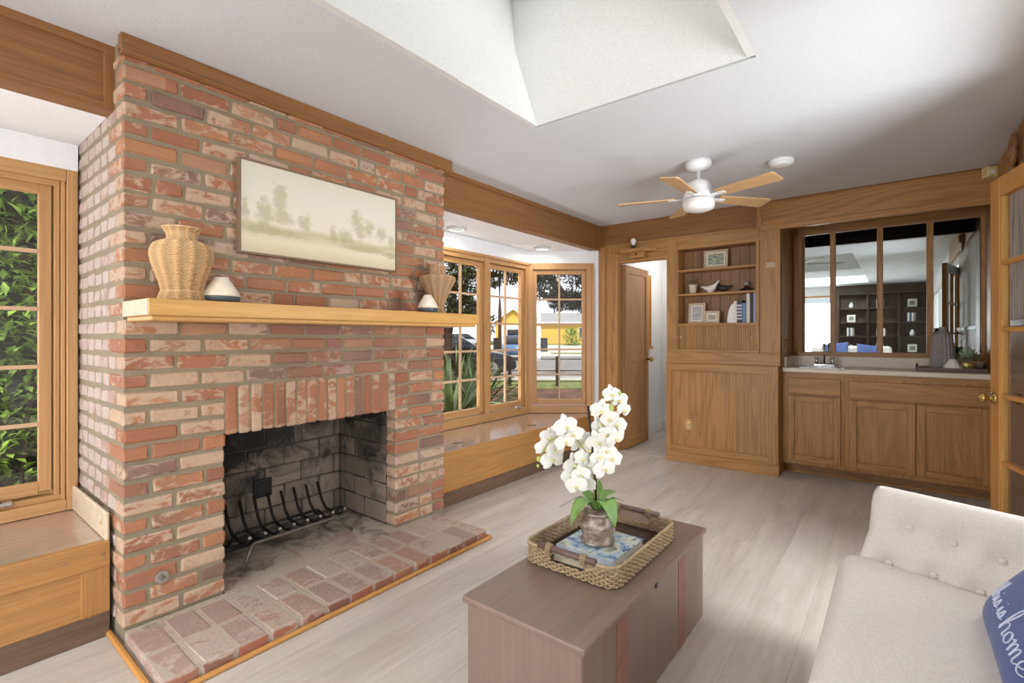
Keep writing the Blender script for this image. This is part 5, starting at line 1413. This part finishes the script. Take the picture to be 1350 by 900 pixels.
# seat cushion: puffed top, rounded edge
bm = B(); nx, ny = 30, 60; rows = []
ax0, ax1 = -.165, .46
for j in range(ny + 1):
    t_ = j / ny; row = []
    for i in range(nx + 1):
        s_ = i / nx; x = ax0 + (ax1 - ax0) * s_
        yend = 2.12 + yo_(x) + (-.05 if s_ < .0 else 0)
        y = SY0 + (yend - SY0) * t_
        e1 = min(s_ * (ax1 - ax0), .06) / .06; e3 = min(t_ * 1.6, .06) / .06
        cfar = min((1 - t_) * 1.6, .03) / .03
        rnd = lambda e: math.sqrt(max(0, 1 - (1 - e) ** 2))
        z = SZ - .045 * (1 - rnd(e1)) - .045 * (1 - rnd(e3)) - .012 * (1 - rnd(cfar)) + .006 * math.sin(PI * s_) - .004 * noise.noise(Vector((x * 6, y * 5, 0)))
        row.append(bm.verts.new((x, y, z)))
    rows.append(row)
for A_, B_ in zip(rows, rows[1:]):
    for i in range(nx): bm.faces.new((A_[i], A_[i + 1], B_[i + 1], B_[i]))
edge = [r[0] for r in rows] + rows[-1][1:] + [r[-1] for r in rows[-2::-1]] + rows[0][-2:0:-1]
lo = [bm.verts.new((v.co.x, v.co.y, .26)) for v in edge]
for i in range(len(edge)):
    j = (i + 1) % len(edge); bm.faces.new((edge[i], lo[i], lo[j], edge[j]))
bm.faces.new(lo); bmesh.ops.recalc_face_normals(bm, faces=bm.faces)
ob('seat_cushion', bm, 'linen', so, True)
bm = B(); prism(bm, [(-.14, SY0 + .01), (.42, SY0 + .01), (.42, 2.10 + yo_(.42)), (-.06, 2.12), (-.14, 2.08)], .12, .262); ob('seat_base', bm, 'linen', so)
# tufted arm
btn = [(1200, 697), (1258, 718), (1323, 742), (1172, 741), (1231, 757), (1293, 780), (1388, 770)]
prof = [(0.0, .30), (.0, .40), (.004, .46), (.012, .52), (.024, .57), (.036, .62), (.048, .655), (.066, .682), (.09, .692), (.115, .685), (.135, .665), (.145, .63), (.148, .5), (.148, .3), (.148, .12)]
pp_ = []
for (a, b), (c, d) in zip(prof, prof[1:]):
    n = max(1, int(math.hypot(c - a, d - b) / .012))
    for k in range(n): pp_.append((a + (c - a) * k / n, b + (d - b) * k / n))
pp_.append(prof[-1])
bpos = []
for u, v in btn:
    # intersect the pixel with the slanted arm face
    best = None
    for s_ in range(-10, 60):
        x = s_ * .01; yy = 2.098 + yo_(x) + .02
        q_ = P(u, v, y=yy)
        if best is None or abs(q_.x - x) < best[0]: best = (abs(q_.x - x), q_)
    bpos.append(best[1])
bm = B(); rows = []
nxx = 70; xa, xb = -.085, .50
for i in range(nxx + 1):
    row = []
    for (dy, z) in pp_:
        flare = -.035 * max(0, (.56 - z) / .2) if z < .56 and dy < .1 else 0
        flare = max(flare, -.05)
        x = xa + (xb - xa) * i / nxx + (flare + .012 * math.sin((z - .45) * 9)) * (1 - i / nxx) ** 3
        if z > .62: x += .022 * ((z - .62) / .07) ** 2 * (1 - i / nxx) ** 6
        y = 2.092 + dy + yo_(x)
        if dy < .09:
            dd = 0
            for b_ in bpos:
                r2 = ((x - b_.x) / .035) ** 2 + ((z - b_.z) / .035) ** 2
                dd += .02 * math.exp(-r2)
            # creases between rows of buttons
            y += dd - .006 * (1 - min(1, dd / .02))
        # soft rounded front end
        e = min(1, (i / nxx) * (xb - xa) / .025); y += (1 - math.sqrt(1 - (1 - e) ** 2)) * .02 * (1 if dy < .07 else -1)
        row.append(bm.verts.new((x, y, z)))
    rows.append(row)
for A_, B_ in zip(rows, rows[1:]):
    for k in range(len(pp_) - 1): bm.faces.new((A_[k], A_[k + 1], B_[k + 1], B_[k]))
bm.faces.new(rows[0]); bm.faces.new(rows[-1][::-1]); bmesh.ops.recalc_face_normals(bm, faces=bm.faces)
ob('tufted_arm', bm, 'linen', so, True)
for b_ in bpos:
    x = b_.x; yy = 2.092 + yo_(x) + np_ if False else None
    dy = next((a for a, zz in pp_ if zz >= b_.z), .03)
    bm = B(); bmesh.ops.create_uvsphere(bm, u_segments=14, v_segments=8, radius=.0115, matrix=Matrix.Translation((x, 2.092 + dy + yo_(x) + .012, b_.z)) @ Matrix.Diagonal((1, .7, 1, 1)))
    ob('button', bm, 'linen', so, True)
soft_box('sofa_back', .46, .555, SY0, 1.93, .12, .74, 'linen', so, .05)
soft_box('near_arm', -.08, .50, SY0 - .14, SY0, .12, .69, 'linen', so, .05)
for x, y in ((-.10, SY0 + .05), (-.06, 2.05), (.46, SY0 + .05), (.46, 1.9)):
    bm = B(); lathe(bm, [(.016, 0), (.026, .125)], (x, y, 0), 14); ob('leg', bm, M['darkwood']['z'], so, True)
def pillow(name, c, u_, v_, half, th, mat, label, hu=None):
    hu = hu or half
    u_, v_ = Vector(u_).normalized(), Vector(v_).normalized(); n_ = u_.cross(v_).normalized()
    t_ = thing(name, label, 'pillow', Vector(c) - v_ * half)
    N = 28
    def hgt(a, b): return th * (max(0, 1 - a ** 4) * max(0, 1 - b ** 4)) ** .55
    def pos(a, b, sgn): 
        k = 1 - .05 * (1 - abs(a) ** 2) * abs(b) ** 3 - .05 * (1 - abs(b) ** 2) * abs(a) ** 3
        rc = 1 - .03 * (abs(a) * abs(b)) ** 4
        return Vector(c) + (u_ * a * hu + v_ * b * half) * k * rc + n_ * sgn * hgt(a, b)
    bm = B(); gr_ = {}
    for sgn in (1, -1):
        for i in range(N + 1):
            for j in range(N + 1):
                a, b = -1 + 2 * i / N, -1 + 2 * j / N
                if sgn == -1 and (i in (0, N) or j in (0, N)): gr_[(sgn, i, j)] = gr_[(1, i, j)]
                else: gr_[(sgn, i, j)] = bm.verts.new(pos(a, b, sgn))
        for i in range(N):
            for j in range(N):
                f = [gr_[(sgn, i, j)], gr_[(sgn, i + 1, j)], gr_[(sgn, i + 1, j + 1)], gr_[(sgn, i, j + 1)]]
                bm.faces.new(f if sgn == 1 else f[::-1])
    ob('pillow_body', bm, mat, t_, True)
    return t_, pos
pu, pv = Vector((0.0, -1, 0)), Vector((.62, 0, .78))
pc = Vector((.185, 1.585, .46)) + pv.normalized() * .2
pil, ppos = pillow('throw_pillow', pc, pu, pv, .205, .06, 'blue', 'blue throw pillow with white script lettering on the sofa', .28)
# cursive lettering: this is / home
G = {'t': ([[(.30, 1.5), (.16, .25), (.22, 0), (.45, .12)], [(-.15, 1.05), (.65, 1.15)]], .45),
     'h': ([[(0, .1), (.25, .9), (.35, 1.5), (.22, 1.6), (.12, 1.0), (.06, 0), (.15, .5), (.36, .68), (.48, .5), (.45, .05), (.62, .1)]], .62),
     'i': ([[(0, .1), (.14, .62), (.14, .12), (.22, 0), (.36, .12)], [(.19, .98), (.21, 1.02)]], .36),
     's': ([[(0, .1), (.22, .66), (.32, .42), (.32, .08), (.12, 0), (.05, .12), (.3, .06), (.48, .14)]], .48),
     'o': ([[(.28, .64), (.08, .5), (.06, .15), (.24, 0), (.42, .2), (.38, .56), (.26, .64), (.38, .52), (.58, .58)]], .56),
     'm': ([[(0, .55), (.08, .66), (.1, 0), (.14, .42), (.28, .66), (.36, .5), (.36, 0), (.4, .42), (.54, .66), (.62, .5), (.6, .08), (.7, 0), (.82, .12)]], .82),
     'e': ([[(0, .14), (.3, .3), (.38, .52), (.26, .66), (.1, .48), (.1, .16), (.26, 0), (.5, .14)]], .5)}
def smooth_pts(p, n=6):
    out = []
    for i in range(len(p) - 1):
        p0, p1, p2, p3 = p[max(i - 1, 0)], p[i], p[i + 1], p[min(i + 2, len(p) - 1)]
        for k in range(n):
            t_ = k / n
            out.append(tuple(.5 * (2 * b + (c - a) * t_ + (2 * a - 5 * b + 4 * c - d) * t_ ** 2 + (3 * b - a - 3 * c + d) * t_ ** 3) for a, b, c, d in zip(p0, p1, p2, p3)))
    out.append(p[-1]); return out
bm = B()
def write(txt, a0_, b0_, s_, t_y):
    x = a0_
    for ch in txt:
        if ch == ' ': x += .3 * s_; continue
        st, adv = G[ch]
        for line in st:
            pts = [ppos(max(-.99, min(.99, x + q_[0] * s_)), b0_ + q_[1] * t_y, 1) + pu.cross(pv).normalized() * .0012 for q_ in smooth_pts(line)]
            tube(bm, pts, .0017, 5)
        x += adv * s_
write('this is', -.70, -.62, .20, .18); write('home', -.02, -.66, .30, .22)
ob('lettering', bm, 'thread', pil)
pillow('throw_pillow', (.30, .90, .625), (0, -1, 0), (.62, 0, .78), .21, .07, 'whiteceramic', 'plain white throw pillow at the near end of the sofa')

# second sofa in the rear of the room, reflected in the bar mirror
rs2 = thing('rear_sofa', 'cream sofa with blue pillows reflected in the bar mirror', 'sofa', (-.85, -2.3, 0))
soft_box('sofa_base', -1.6, -.1, -2.62, -1.8, .1, .44, 'linen', rs2, .04); soft_box('sofa_back', -1.6, -.1, -2.82, -2.58, .1, 1.0, 'linen', rs2, .07)
for a, b in ((-1.78, -1.59), (-.11, .08)): soft_box('sofa_arm', a, b, -2.82, -1.8, .1, .68, 'linen', rs2, .06)
for a, b in ((-1.58, -.86), (-.84, -.12)): soft_box('seat_cushion', a, b, -2.56, -1.8, .44, .56, 'linen', rs2, .05)
for x in (-1.7, 0):
    for y in (-2.7, -1.9):
        bm = B(); lathe(bm, [(.02, 0), (.03, .1)], (x, y, 0), 12); ob('leg', bm, M['darkwood']['z'], rs2, True)
pillow('throw_pillow', (-1.1, -2.43, .84), (1, 0, .1), (0, -.3, .95), .24, .07, 'blue', 'blue pillow on the rear sofa beside the middle mullion reflection')
pillow('throw_pillow', (-.5, -2.43, .82), (1, 0, -.15), (0, -.3, .95), .22, .07, 'blue', 'tilted blue pillow on the rear sofa next to its arm')
# ---------------------------------------------------------------- outdoors
GZ = -.15
def ground_pt(lat, d, z): 
    v = CAM + FW * d + RT * lat; return (v.x, v.y, z)
def strip(name, l0, l1, d0, d1, z0, z1, mat, label, th=.05, parent=None):
    bm = B(); a = [ground_pt(l0, d0, z0), ground_pt(l1, d0, z0), ground_pt(l1, d1, z1), ground_pt(l0, d1, z1)]
    top_ = [bm.verts.new(p) for p in a]; bot = [bm.verts.new((p[0], p[1], p[2] - th)) for p in a]
    bm.faces.new(top_); bm.faces.new(bot[::-1])
    for i in range(4): bm.faces.new((top_[i], bot[i], bot[(i + 1) % 4], top_[(i + 1) % 4]))
    bmesh.ops.recalc_face_normals(bm, faces=bm.faces)
    return struct(ob(name, bm, mat, parent), label)
soil = plain('soil', (98, 66, 48), .95, var=.3, scale=3); grass = plain('grass', (118, 124, 66), .95, var=.25, scale=6)
asph = plain('asphalt', (128, 122, 116), .9, var=.08, scale=2); conc = plain('concrete', (190, 184, 174), .9, var=.06, scale=1)
struct(ob('ground', bx(B(), -90, 60, -60, 110, GZ - .6, GZ - .06), soil), 'bare earth of the yard around the house')
def keep_out(n): return n
bm = B(); bx(bm, -30, XW - .15, -12, 20, GZ - .06, GZ - .045); struct(ob('ground_garden', bm, soil), 'brown planting bed outside the windows')
strip('ground_verge', -14, 8, 13.2, 15.6, GZ - .03, GZ - .02, grass, 'sunlit grass verge by the fence')
strip('ground_kerb', -40, 40, 15.6, 17.2, GZ - .03, GZ - .02, conc, 'pale sidewalk on the near side of the street')
strip('ground_road', -60, 60, 17.2, 34, GZ - .02, GZ - .02, asph, 'grey asphalt street')
strip('ground_drive', -60, 60, 34, 53, GZ - .02, .27, conc, 'pale driveways on the far side of the street')
strip('ground_lawn', 3.0, 6.4, 36.5, 39.5, GZ + .05, GZ + .1, grass, 'small lawn patch across the street')
strip('ground_far', -80, 80, 53, 95, .27, .27, grass, 'lawn around the houses across the street')
# helper frame: lateral, depth -> world matrix
def fr(lat, d, z, rot=0): return Matrix.Translation(Vector(ground_pt(lat, d, z))) @ Matrix.Rotation(YAW + rot, 4, 'Z')
def lat(u, d): return (u - 675) / F * d
ywall = plain('yellow_stucco', (236, 190, 92), .9, var=.03); wwall = plain('pale_stucco', (196, 196, 190), .9, var=.03)
shing = plain('grey_shingle', (150, 148, 146), .9, var=.1, scale=6); shing2 = plain('tan_shingle', (196, 182, 160), .9, var=.1, scale=6)
wtrim = plain('white_trim', (238, 238, 236), .7, var=.01); dglass = plain('dark_window', (70, 84, 100), .15)
def house(name, label, lt, d, w, dep, h, ridge, wallm, roofm, gable=None, doors=(), wins=()):
    m = fr(lt, d, .27)
    t_ = thing(name, label, 'house', m.translation)
    box('house_wall', -w / 2, w / 2, 0, dep, 0, h, wallm, t_, 0, m)
    bm = B(); ov = .5
    pts = [(-w / 2 - ov, -ov, h), (w / 2 + ov, -ov, h), (w / 2 + ov, dep + ov, h), (-w / 2 - ov, dep + ov, h), (-w / 2 + w * .12, dep / 2, ridge), (w / 2 - w * .12, dep / 2, ridge)]
    v = [bm.verts.new(p) for p in pts]
    for f in ((0, 1, 5, 4), (1, 2, 5), (2, 3, 4, 5), (3, 0, 4), (3, 2, 1, 0)): bm.faces.new([v[i] for i in f])
    bmesh.ops.transform(bm, matrix=m, verts=bm.verts); ob('roof', bm, roofm, t_)
    box('eave', -w / 2 - ov, w / 2 + ov, -ov - .05, -ov, h - .12, h + .06, wtrim, t_, 0, m)
    if gable:
        gx0, gx1, gd, gh = gable; gm = (gx0 + gx1) / 2
        box('garage_wall', gx0, gx1, -gd, 0, 0, h, wallm, t_, 0, m)
        bm = B(); a = [bm.verts.new(p) for p in ((gx0, -gd, h), (gx1, -gd, h), (gm, -gd, gh - .1))]; b = [bm.verts.new(p) for p in ((gx0, 3, h), (gx1, 3, h), (gm, 3, gh - .1))]
        bm.faces.new(a); bm.faces.new(b[::-1]); bm.faces.new((a[0], a[2], b[2], b[0])); bm.faces.new((a[1], b[1], b[2], a[2]))
        bmesh.ops.transform(bm, matrix=m, verts=bm.verts); ob('gable', bm, wallm, t_)
        for s_, xe_ in ((-1, gx0 - .4), (1, gx1 + .4)):
            bm = B(); q_ = [(xe_, -gd - .4, h - .12), (gm, -gd - .4, gh), (gm, 3, gh), (xe_, 3, h - .12)]
            poly_solid(bm, q_, .12); bmesh.ops.transform(bm, matrix=m, verts=bm.verts); ob('gable_roof', bm, roofm, t_)
            bm = B(); q_ = [(xe_, -gd - .42, h - .3), (xe_, -gd - .42, h - .1), (gm, -gd - .42, gh + .02), (gm, -gd - .42, gh - .18)]
            poly_solid(bm, q_, .06); bmesh.ops.transform(bm, matrix=m, verts=bm.verts); ob('barge_board', bm, wtrim, t_)
    for x, y, ww, hh_ in doors:
        d_ = ob('house_door', bx(B(), x - ww / 2, x + ww / 2, y - .06, y - .01, .02, hh_, 0, m), wtrim, t_)
        for k in range(3): ob('door_panel', bx(B(), x - ww * .42, x + ww * .42, y - .08, y - .061, .15 + k * hh_ * .3, .05 + (k + 1) * hh_ * .3, 0, m), wtrim, d_)
    for x, y, ww, z0, z1 in wins:
        f_ = ob('house_window', bx(B(), x - ww / 2 - .08, x + ww / 2 + .08, y - .05, y - .01, z0 - .08, z1 + .08, 0, m), wtrim, t_)
        ob('pane', bx(B(), x - ww / 2, x - .04, y - .07, y - .051, z0, z1, 0, m), dglass, f_)
        ob('pane', bx(B(), x + .04, x + ww / 2, y - .07, y - .051, z0, z1, 0, m), dglass, f_)
house('house', 'yellow stucco house with grey roof across the street', lat(745, 62), 62, 11.5, 9, 2.7, 4.1, ywall, shing, (-8.6, -4.6, 5.5, 4.2), doors=((-3.6, 0, 1.1, 2.15), (-6.6, -5.5, 3.2, 2.2)), wins=((2.6, 0, 1.6, .8, 2.0), (4.6, 0, 1.2, .8, 2.0)))
house('house', 'pale stucco house with white garage doors across the street', lat(579, 58), 58, 11.5, 9, 2.7, 3.9, wwall, shing2, (1.4, 5.6, 3, 3.7), doors=((3.5, -3, 3.2, 2.2),), wins=((-1.6, 0, 2.0, .9, 2.1), (-4.4, 0, 1.6, .9, 2.1)))
# cars
carglass = plain('car_glass', (40, 48, 56), .1); tyre = plain('tyre', (34, 34, 36), .8); rim = plain('wheel_rim', (190, 190, 192), .3, .8)
def car(lt, d, z, rot, L, h, paint, label, suv=False):
    m = fr(lt, d, z, rot); t_ = thing('car', label, 'car', m.translation)
    if suv: body = [(-.5, .2), (-.5, .62), (-.47, .66), (.2, .66), (.47, .58), (.5, .5), (.5, .2)]; cab = [(-.49, .64), (-.45, 1.0), (.06, 1.0), (.22, .64)]
    else: body = [(-.5, .2), (-.5, .58), (-.44, .64), (.2, .64), (.46, .52), (.5, .42), (.5, .2)]; cab = [(-.42, .62), (-.27, .98), (.05, 1.0), (.25, .62)]
    W_ = 1.75
    def ext(poly, w0, w1, mat, nm, par_):
        bm = B(); a = [bm.verts.new((p[0] * L, -w0, p[1] * h)) for p in poly]; b = [bm.verts.new((p[0] * L, w0, p[1] * h)) for p in poly]
        n = len(poly); bm.faces.new(a); bm.faces.new(b[::-1])
        for i in range(n): bm.faces.new((a[i], a[(i + 1) % n], b[(i + 1) % n], b[i]))
        bmesh.ops.recalc_face_normals(bm, faces=bm.faces)
        bmesh.ops.bevel(bm, geom=bm.edges[:], offset=.05, segments=2, affect='EDGES')
        bmesh.ops.transform(bm, matrix=m, verts=bm.verts); return ob(nm, bm, mat, par_, True)
    ext(body, W_ / 2, 0, paint, 'body', t_); ext(cab, W_ / 2 - .12, 0, carglass, 'cabin_glass', t_)
    ext([(cab[1][0] + .01, .95), (cab[1][0] + .03, 1.01), (cab[2][0] - .03, 1.01), (cab[2][0] - .01, .95)], W_ / 2 - .14, 0, paint, 'roof', t_)
    for x in (-.31, .31):
        for s_ in (-1, 1):
            bm = B(); cyl(bm, (x * L, s_ * (W_ / 2 - .2), .33), (x * L, s_ * (W_ / 2 + .02), .33), .33, 20); bmesh.ops.transform(bm, matrix=m, verts=bm.verts); wh = ob('wheel', bm, tyre, t_)
            bm = B(); cyl(bm, (x * L, s_ * (W_ / 2 + .0), .33), (x * L, s_ * (W_ / 2 + .03), .33), .2, 16); bmesh.ops.transform(bm, matrix=m, verts=bm.verts); ob('hub_cap', bm, rim, wh)
car(lat(613, 47), 47, .05, 0, 4.4, 1.4, plain('silver_paint', (186, 190, 196), .3, .3), 'silver sedan parked in front of the pale house')
car(lat(680, 44), 44, .02, PI / 2, 4.6, 1.75, plain('black_paint', (36, 40, 46), .25, .2), 'black SUV parked before the yellow garage', True)
car(lat(681, 30), 30, GZ, PI / 2 + .05, 4.3, 1.4, plain('blue_paint', (92, 128, 172), .3, .2), 'light blue sedan parked on the street')
car(lat(598, 16.8), 16.8, GZ, .06, 4.2, 1.38, plain('navy_paint', (38, 46, 62), .25, .2), 'dark sedan parked close by behind the agaves')
# bins, fence, pole
for u, d_b, lb in ((655, 41, 'black wheeled trash bin between the pale house and the black SUV'), (717, 40, 'black wheeled trash bin before the yellow house')):
    l_ = lat(u, d_b); m = fr(l_, d_b, 0)
    t_ = thing('trash_bin', lb, 'trash bin', m.translation)
    ob('bin_body', bx(B(), -.28, .28, -.3, .3, .0, 1.0, .03, m), 'black', t_); ob('bin_lid', bx(B(), -.3, .3, -.33, .33, 1.0, 1.08, .02, m), 'black', t_)
fnc = thing('wire_fence', 'low dark metal fence with posts along the yard edge', 'fence', ground_pt(1.2, 13.5, GZ))
for u in (640, 672, 735, 800):
    l_ = lat(u, 13.5); ob('post', bx(B(), -.05, .05, -.05, .05, 0, .82, .01, fr(l_, 13.5, GZ)), 'black', fnc)
for z in (.12, .42, .74):
    bm = B(); cyl(bm, ground_pt(lat(600, 13.5), 13.5, GZ + z), ground_pt(lat(830, 13.5), 13.5, GZ + z), .016, 6); ob('rail', bm, 'black', fnc)
bark = plain('bark', (92, 72, 56), .95, var=.2, scale=12); barkd = plain('dark_bark', (70, 52, 42), .95, var=.2, scale=12)
fo1 = plain('dark_foliage', (48, 56, 34), .8, var=.3, scale=3); fo2 = plain('tree_foliage', (70, 86, 46), .8, var=.3, scale=2); fo3 = plain('bright_foliage', (128, 160, 62), .7, var=.35, scale=5)
agm = plain('agave_leaf', (66, 86, 42), .5, var=.25, scale=4)
def tree(name, label, base, trunk_pts, tr_r, clumps, leafm, n, L, w, seed):
    t_ = thing(name, label, 'tree', base)
    bm = B(); tube(bm, trunk_pts[0], tr_r, 8, taper=[1 - .5 * i / (len(trunk_pts[0]) - 1) for i in range(len(trunk_pts[0]))]); ob('trunk', bm, barkd, t_, True)
    for pts in trunk_pts[1:]:
        bm = B(); tube(bm, pts, tr_r * .6, 7, taper=[1 - .6 * i / (len(pts) - 1) for i in range(len(pts))]); ob('branch', bm, barkd, t_, True)
    bm = B()
    for k, (c, r) in enumerate(clumps):
        b2 = bush(c, r, r, r * .8, n, L, w, seed + k); me = bpy.data.meshes.new('t'); b2.to_mesh(me); b2.free(); bm.from_mesh(me); bpy.data.meshes.remove(me)
    tag(ob('foliage', bm, leafm, t_), None, None, None, 'stuff')
def pd(u, v, d): return P(u, v, d=d)
# big oak in front of the angled window
d = 15
bpt = Vector(ground_pt(lat(812, d), d, GZ))
tree('oak_tree', 'large dark oak with heavy leaning branches outside the angled window', bpt,
     [[bpt, pd(806, 450, d), pd(796, 425, d), pd(780, 408, d), pd(760, 396, d), pd(742, 390, d), pd(728, 380, d)], [pd(796, 425, d), pd(790, 380, d), pd(778, 340, d)], [pd(750, 393, d), pd(730, 396, d), pd(712, 388, d)], [pd(742, 390, d), pd(730, 372, d), pd(715, 350, d)]],
     .26, [(pd(715, 358, d), .75), (pd(726, 372, d), .6), (pd(712, 378, d), .45), (pd(766, 362, d), .5), (pd(772, 380, d), .55), (pd(755, 350, d + 1), .35), (pd(740, 345, d), .5), (pd(700, 350, d), .7), (pd(753, 396, d), .32), (pd(735, 398, d + 1), .3), (pd(768, 398, d), .35), (pd(790, 350, d), .9)], fo1, 420, .13, .07, 10)
d = 38
tree('tall_tree', 'tall slim tree with dark crown behind the parked cars', Vector(ground_pt(lat(659, d), d, 0)), [[Vector(ground_pt(lat(659, d), d, 0)), pd(659, 410, d), pd(658.5, 370, d), pd(660, 340, d)]], .16,
     [(pd(655, 352, d), 1.1), (pd(652, 338, d), 1.2), (pd(668, 343, d), 1.2), (pd(680, 350, d), 1.3), (pd(686, 338, d), 1.2), (pd(674, 362, d), .8), (pd(651, 368, d), .7), (pd(690, 362, d), .8)], fo1, 330, .3, .17, 60)
d = 11
tb = Vector(ground_pt(lat(588, d), d, GZ))
tree('street_tree', 'leafy dark green tree seen behind the mantel end through the bay window', tb, [[tb, pd(590, 440, d), pd(596, 400, d), pd(600, 360, d)], [pd(592, 430, d), pd(612, 385, d), pd(620, 350, d)]], .13,
     [(pd(598, 360, d), .55), (pd(590, 385, d), .5), (pd(612, 352, d), .4), (pd(620, 372, d), .32), (pd(602, 395, d), .4), (pd(585, 345, d), .6), (pd(612, 340, d), .4), (pd(616, 402, d), .22), (pd(588, 412, d), .4), (pd(626, 406, d), .15)], fo2, 420, .1, .055, 90)
d = 52
for k, (u, c_) in enumerate(((754, .95), (779, .75))):
    p = Vector(ground_pt(lat(u, d), d, .27 + c_ * .8)); bm = bush(p, c_, c_, c_, 420, .3, .18, 140 + k)
    t_ = thing('round_shrub', ['larger rounded green shrub before the yellow house windows', 'smaller rounded shrub at the end of the yellow house'][k], 'shrub', p - Vector((0, 0, c_)))
    tag(ob('foliage', bm, fo3, t_), kind='stuff'); bm = B(); cyl(bm, p - Vector((0, 0, c_ * .8)), p, .08, 6); ob('stem', bm, bark, t_)
for k, u in enumerate((560, 632, 706, 790)):
    d = 85; p = Vector(ground_pt(lat(u, d), d, 3.2)); bm = bush(p, 4.5, 3, 1.6, 500, .8, .5, 180 + k)
    t_ = thing('distant_tree', 'distant tree rising behind the houses', 'tree', p - Vector((0, 0, 3)), 'distant trees behind the houses')
    tag(ob('foliage', bm, fo2, t_), kind='stuff'); bm = B(); cyl(bm, p - Vector((0, 0, 3)), p, .25, 6); ob('trunk', bm, bark, t_)
# agaves just outside the bay
def agave(u, d, n, L, seed, label):
    b = Vector(ground_pt(lat(u, d), d, GZ - .05)); t_ = thing('agave', label, 'plant', b)
    rr = random.Random(seed)
    bm = B(); lathe(bm, [(.06, 0), (.08, .1), (.04, .3)], b, 10); ob('crown', bm, bark, t_)
    for k in range(n):
        a = 2 * PI * k / n * 1.9 + rr.uniform(-.2, .2); el = rr.uniform(.35, 1.35); l_ = L * rr.uniform(.7, 1.1)
        d_ = Vector((math.cos(a) * math.cos(el), math.sin(a) * math.cos(el), math.sin(el))); s_ = d_.cross(Vector((0, 0, 1))).normalized(); bm = B(); rows = []
        for i in range(7):
            t__ = i / 6; p = b + Vector((0, 0, .2)) + d_ * l_ * t__ - Vector((0, 0, .35 * l_ * t__ ** 2.5 * math.cos(el))); w_ = .042 * (1 - t__) ** .7 + .002
            rows.append([bm.verts.new(p + s_ * w_), bm.verts.new(p - Vector((0, 0, .012))), bm.verts.new(p - s_ * w_)])
        for A_, B_ in zip(rows, rows[1:]):
            for i in range(2): bm.faces.new((A_[i], A_[i + 1], B_[i + 1], B_[i]))
        ob('leaf', bm, agm, t_, True)
agave(594, 6.2, 52, 1.3, 3, 'large spiky agave outside the bay behind the chimney edge')
agave(630, 7.2, 48, 1.15, 5, 'spiky agave next to the window mullion outside the bay')
agave(604, 8.6, 44, 1.5, 8, 'taller spiky agave behind the other two outside the bay')
p = Vector(ground_pt(lat(600, 12.2), 12.2, GZ + .42)); bm = bush(p, 1.15, .6, .62, 1500, .14, .08, 77)
t_ = thing('dark_shrub', 'dark leafy shrub behind the agaves outside the bay', 'shrub', p - Vector((0, 0, .42)))
tag(ob('foliage', bm, fo1, t_), kind='stuff'); bm = B(); cyl(bm, p - Vector((0, 0, .45)), p, .05, 6); ob('stem', bm, bark, t_)
# hedge outside the left window
hg = thing('hedge', 'dense green leafy hedge outside the left window', 'hedge', (-4.6, -.4, GZ))
bm = B()
rr = random.Random(5)
for _ in range(26000):
    p = Vector((-4.3 - abs(rr.gauss(0, .3)), rr.uniform(-2.4, 1.5), GZ + rr.random() * 3.3)); n_ = noise.noise(p * 1.7) * .35
    p.x += n_
    leaf_quad(bm, p, (rr.uniform(-.2, 1), rr.uniform(-1, 1), rr.uniform(-.6, .9)), .085 * rr.uniform(.7, 1.3), .042)
tag(ob('foliage', bm, fo3, hg), kind='stuff')
box('hedge_core', -5.0, -4.62, -2.4, 1.5, GZ, 3.0, fo1, hg, .1)
for y in (-2.2, -1.2, -.3, .5, 1.3):
    bm = B(); tube(bm, [(-4.55, y, GZ), (-4.5, y + .1, 1.2), (-4.55, y - .05, 2.6)], .035, 6); ob('stem', bm, bark, hg)
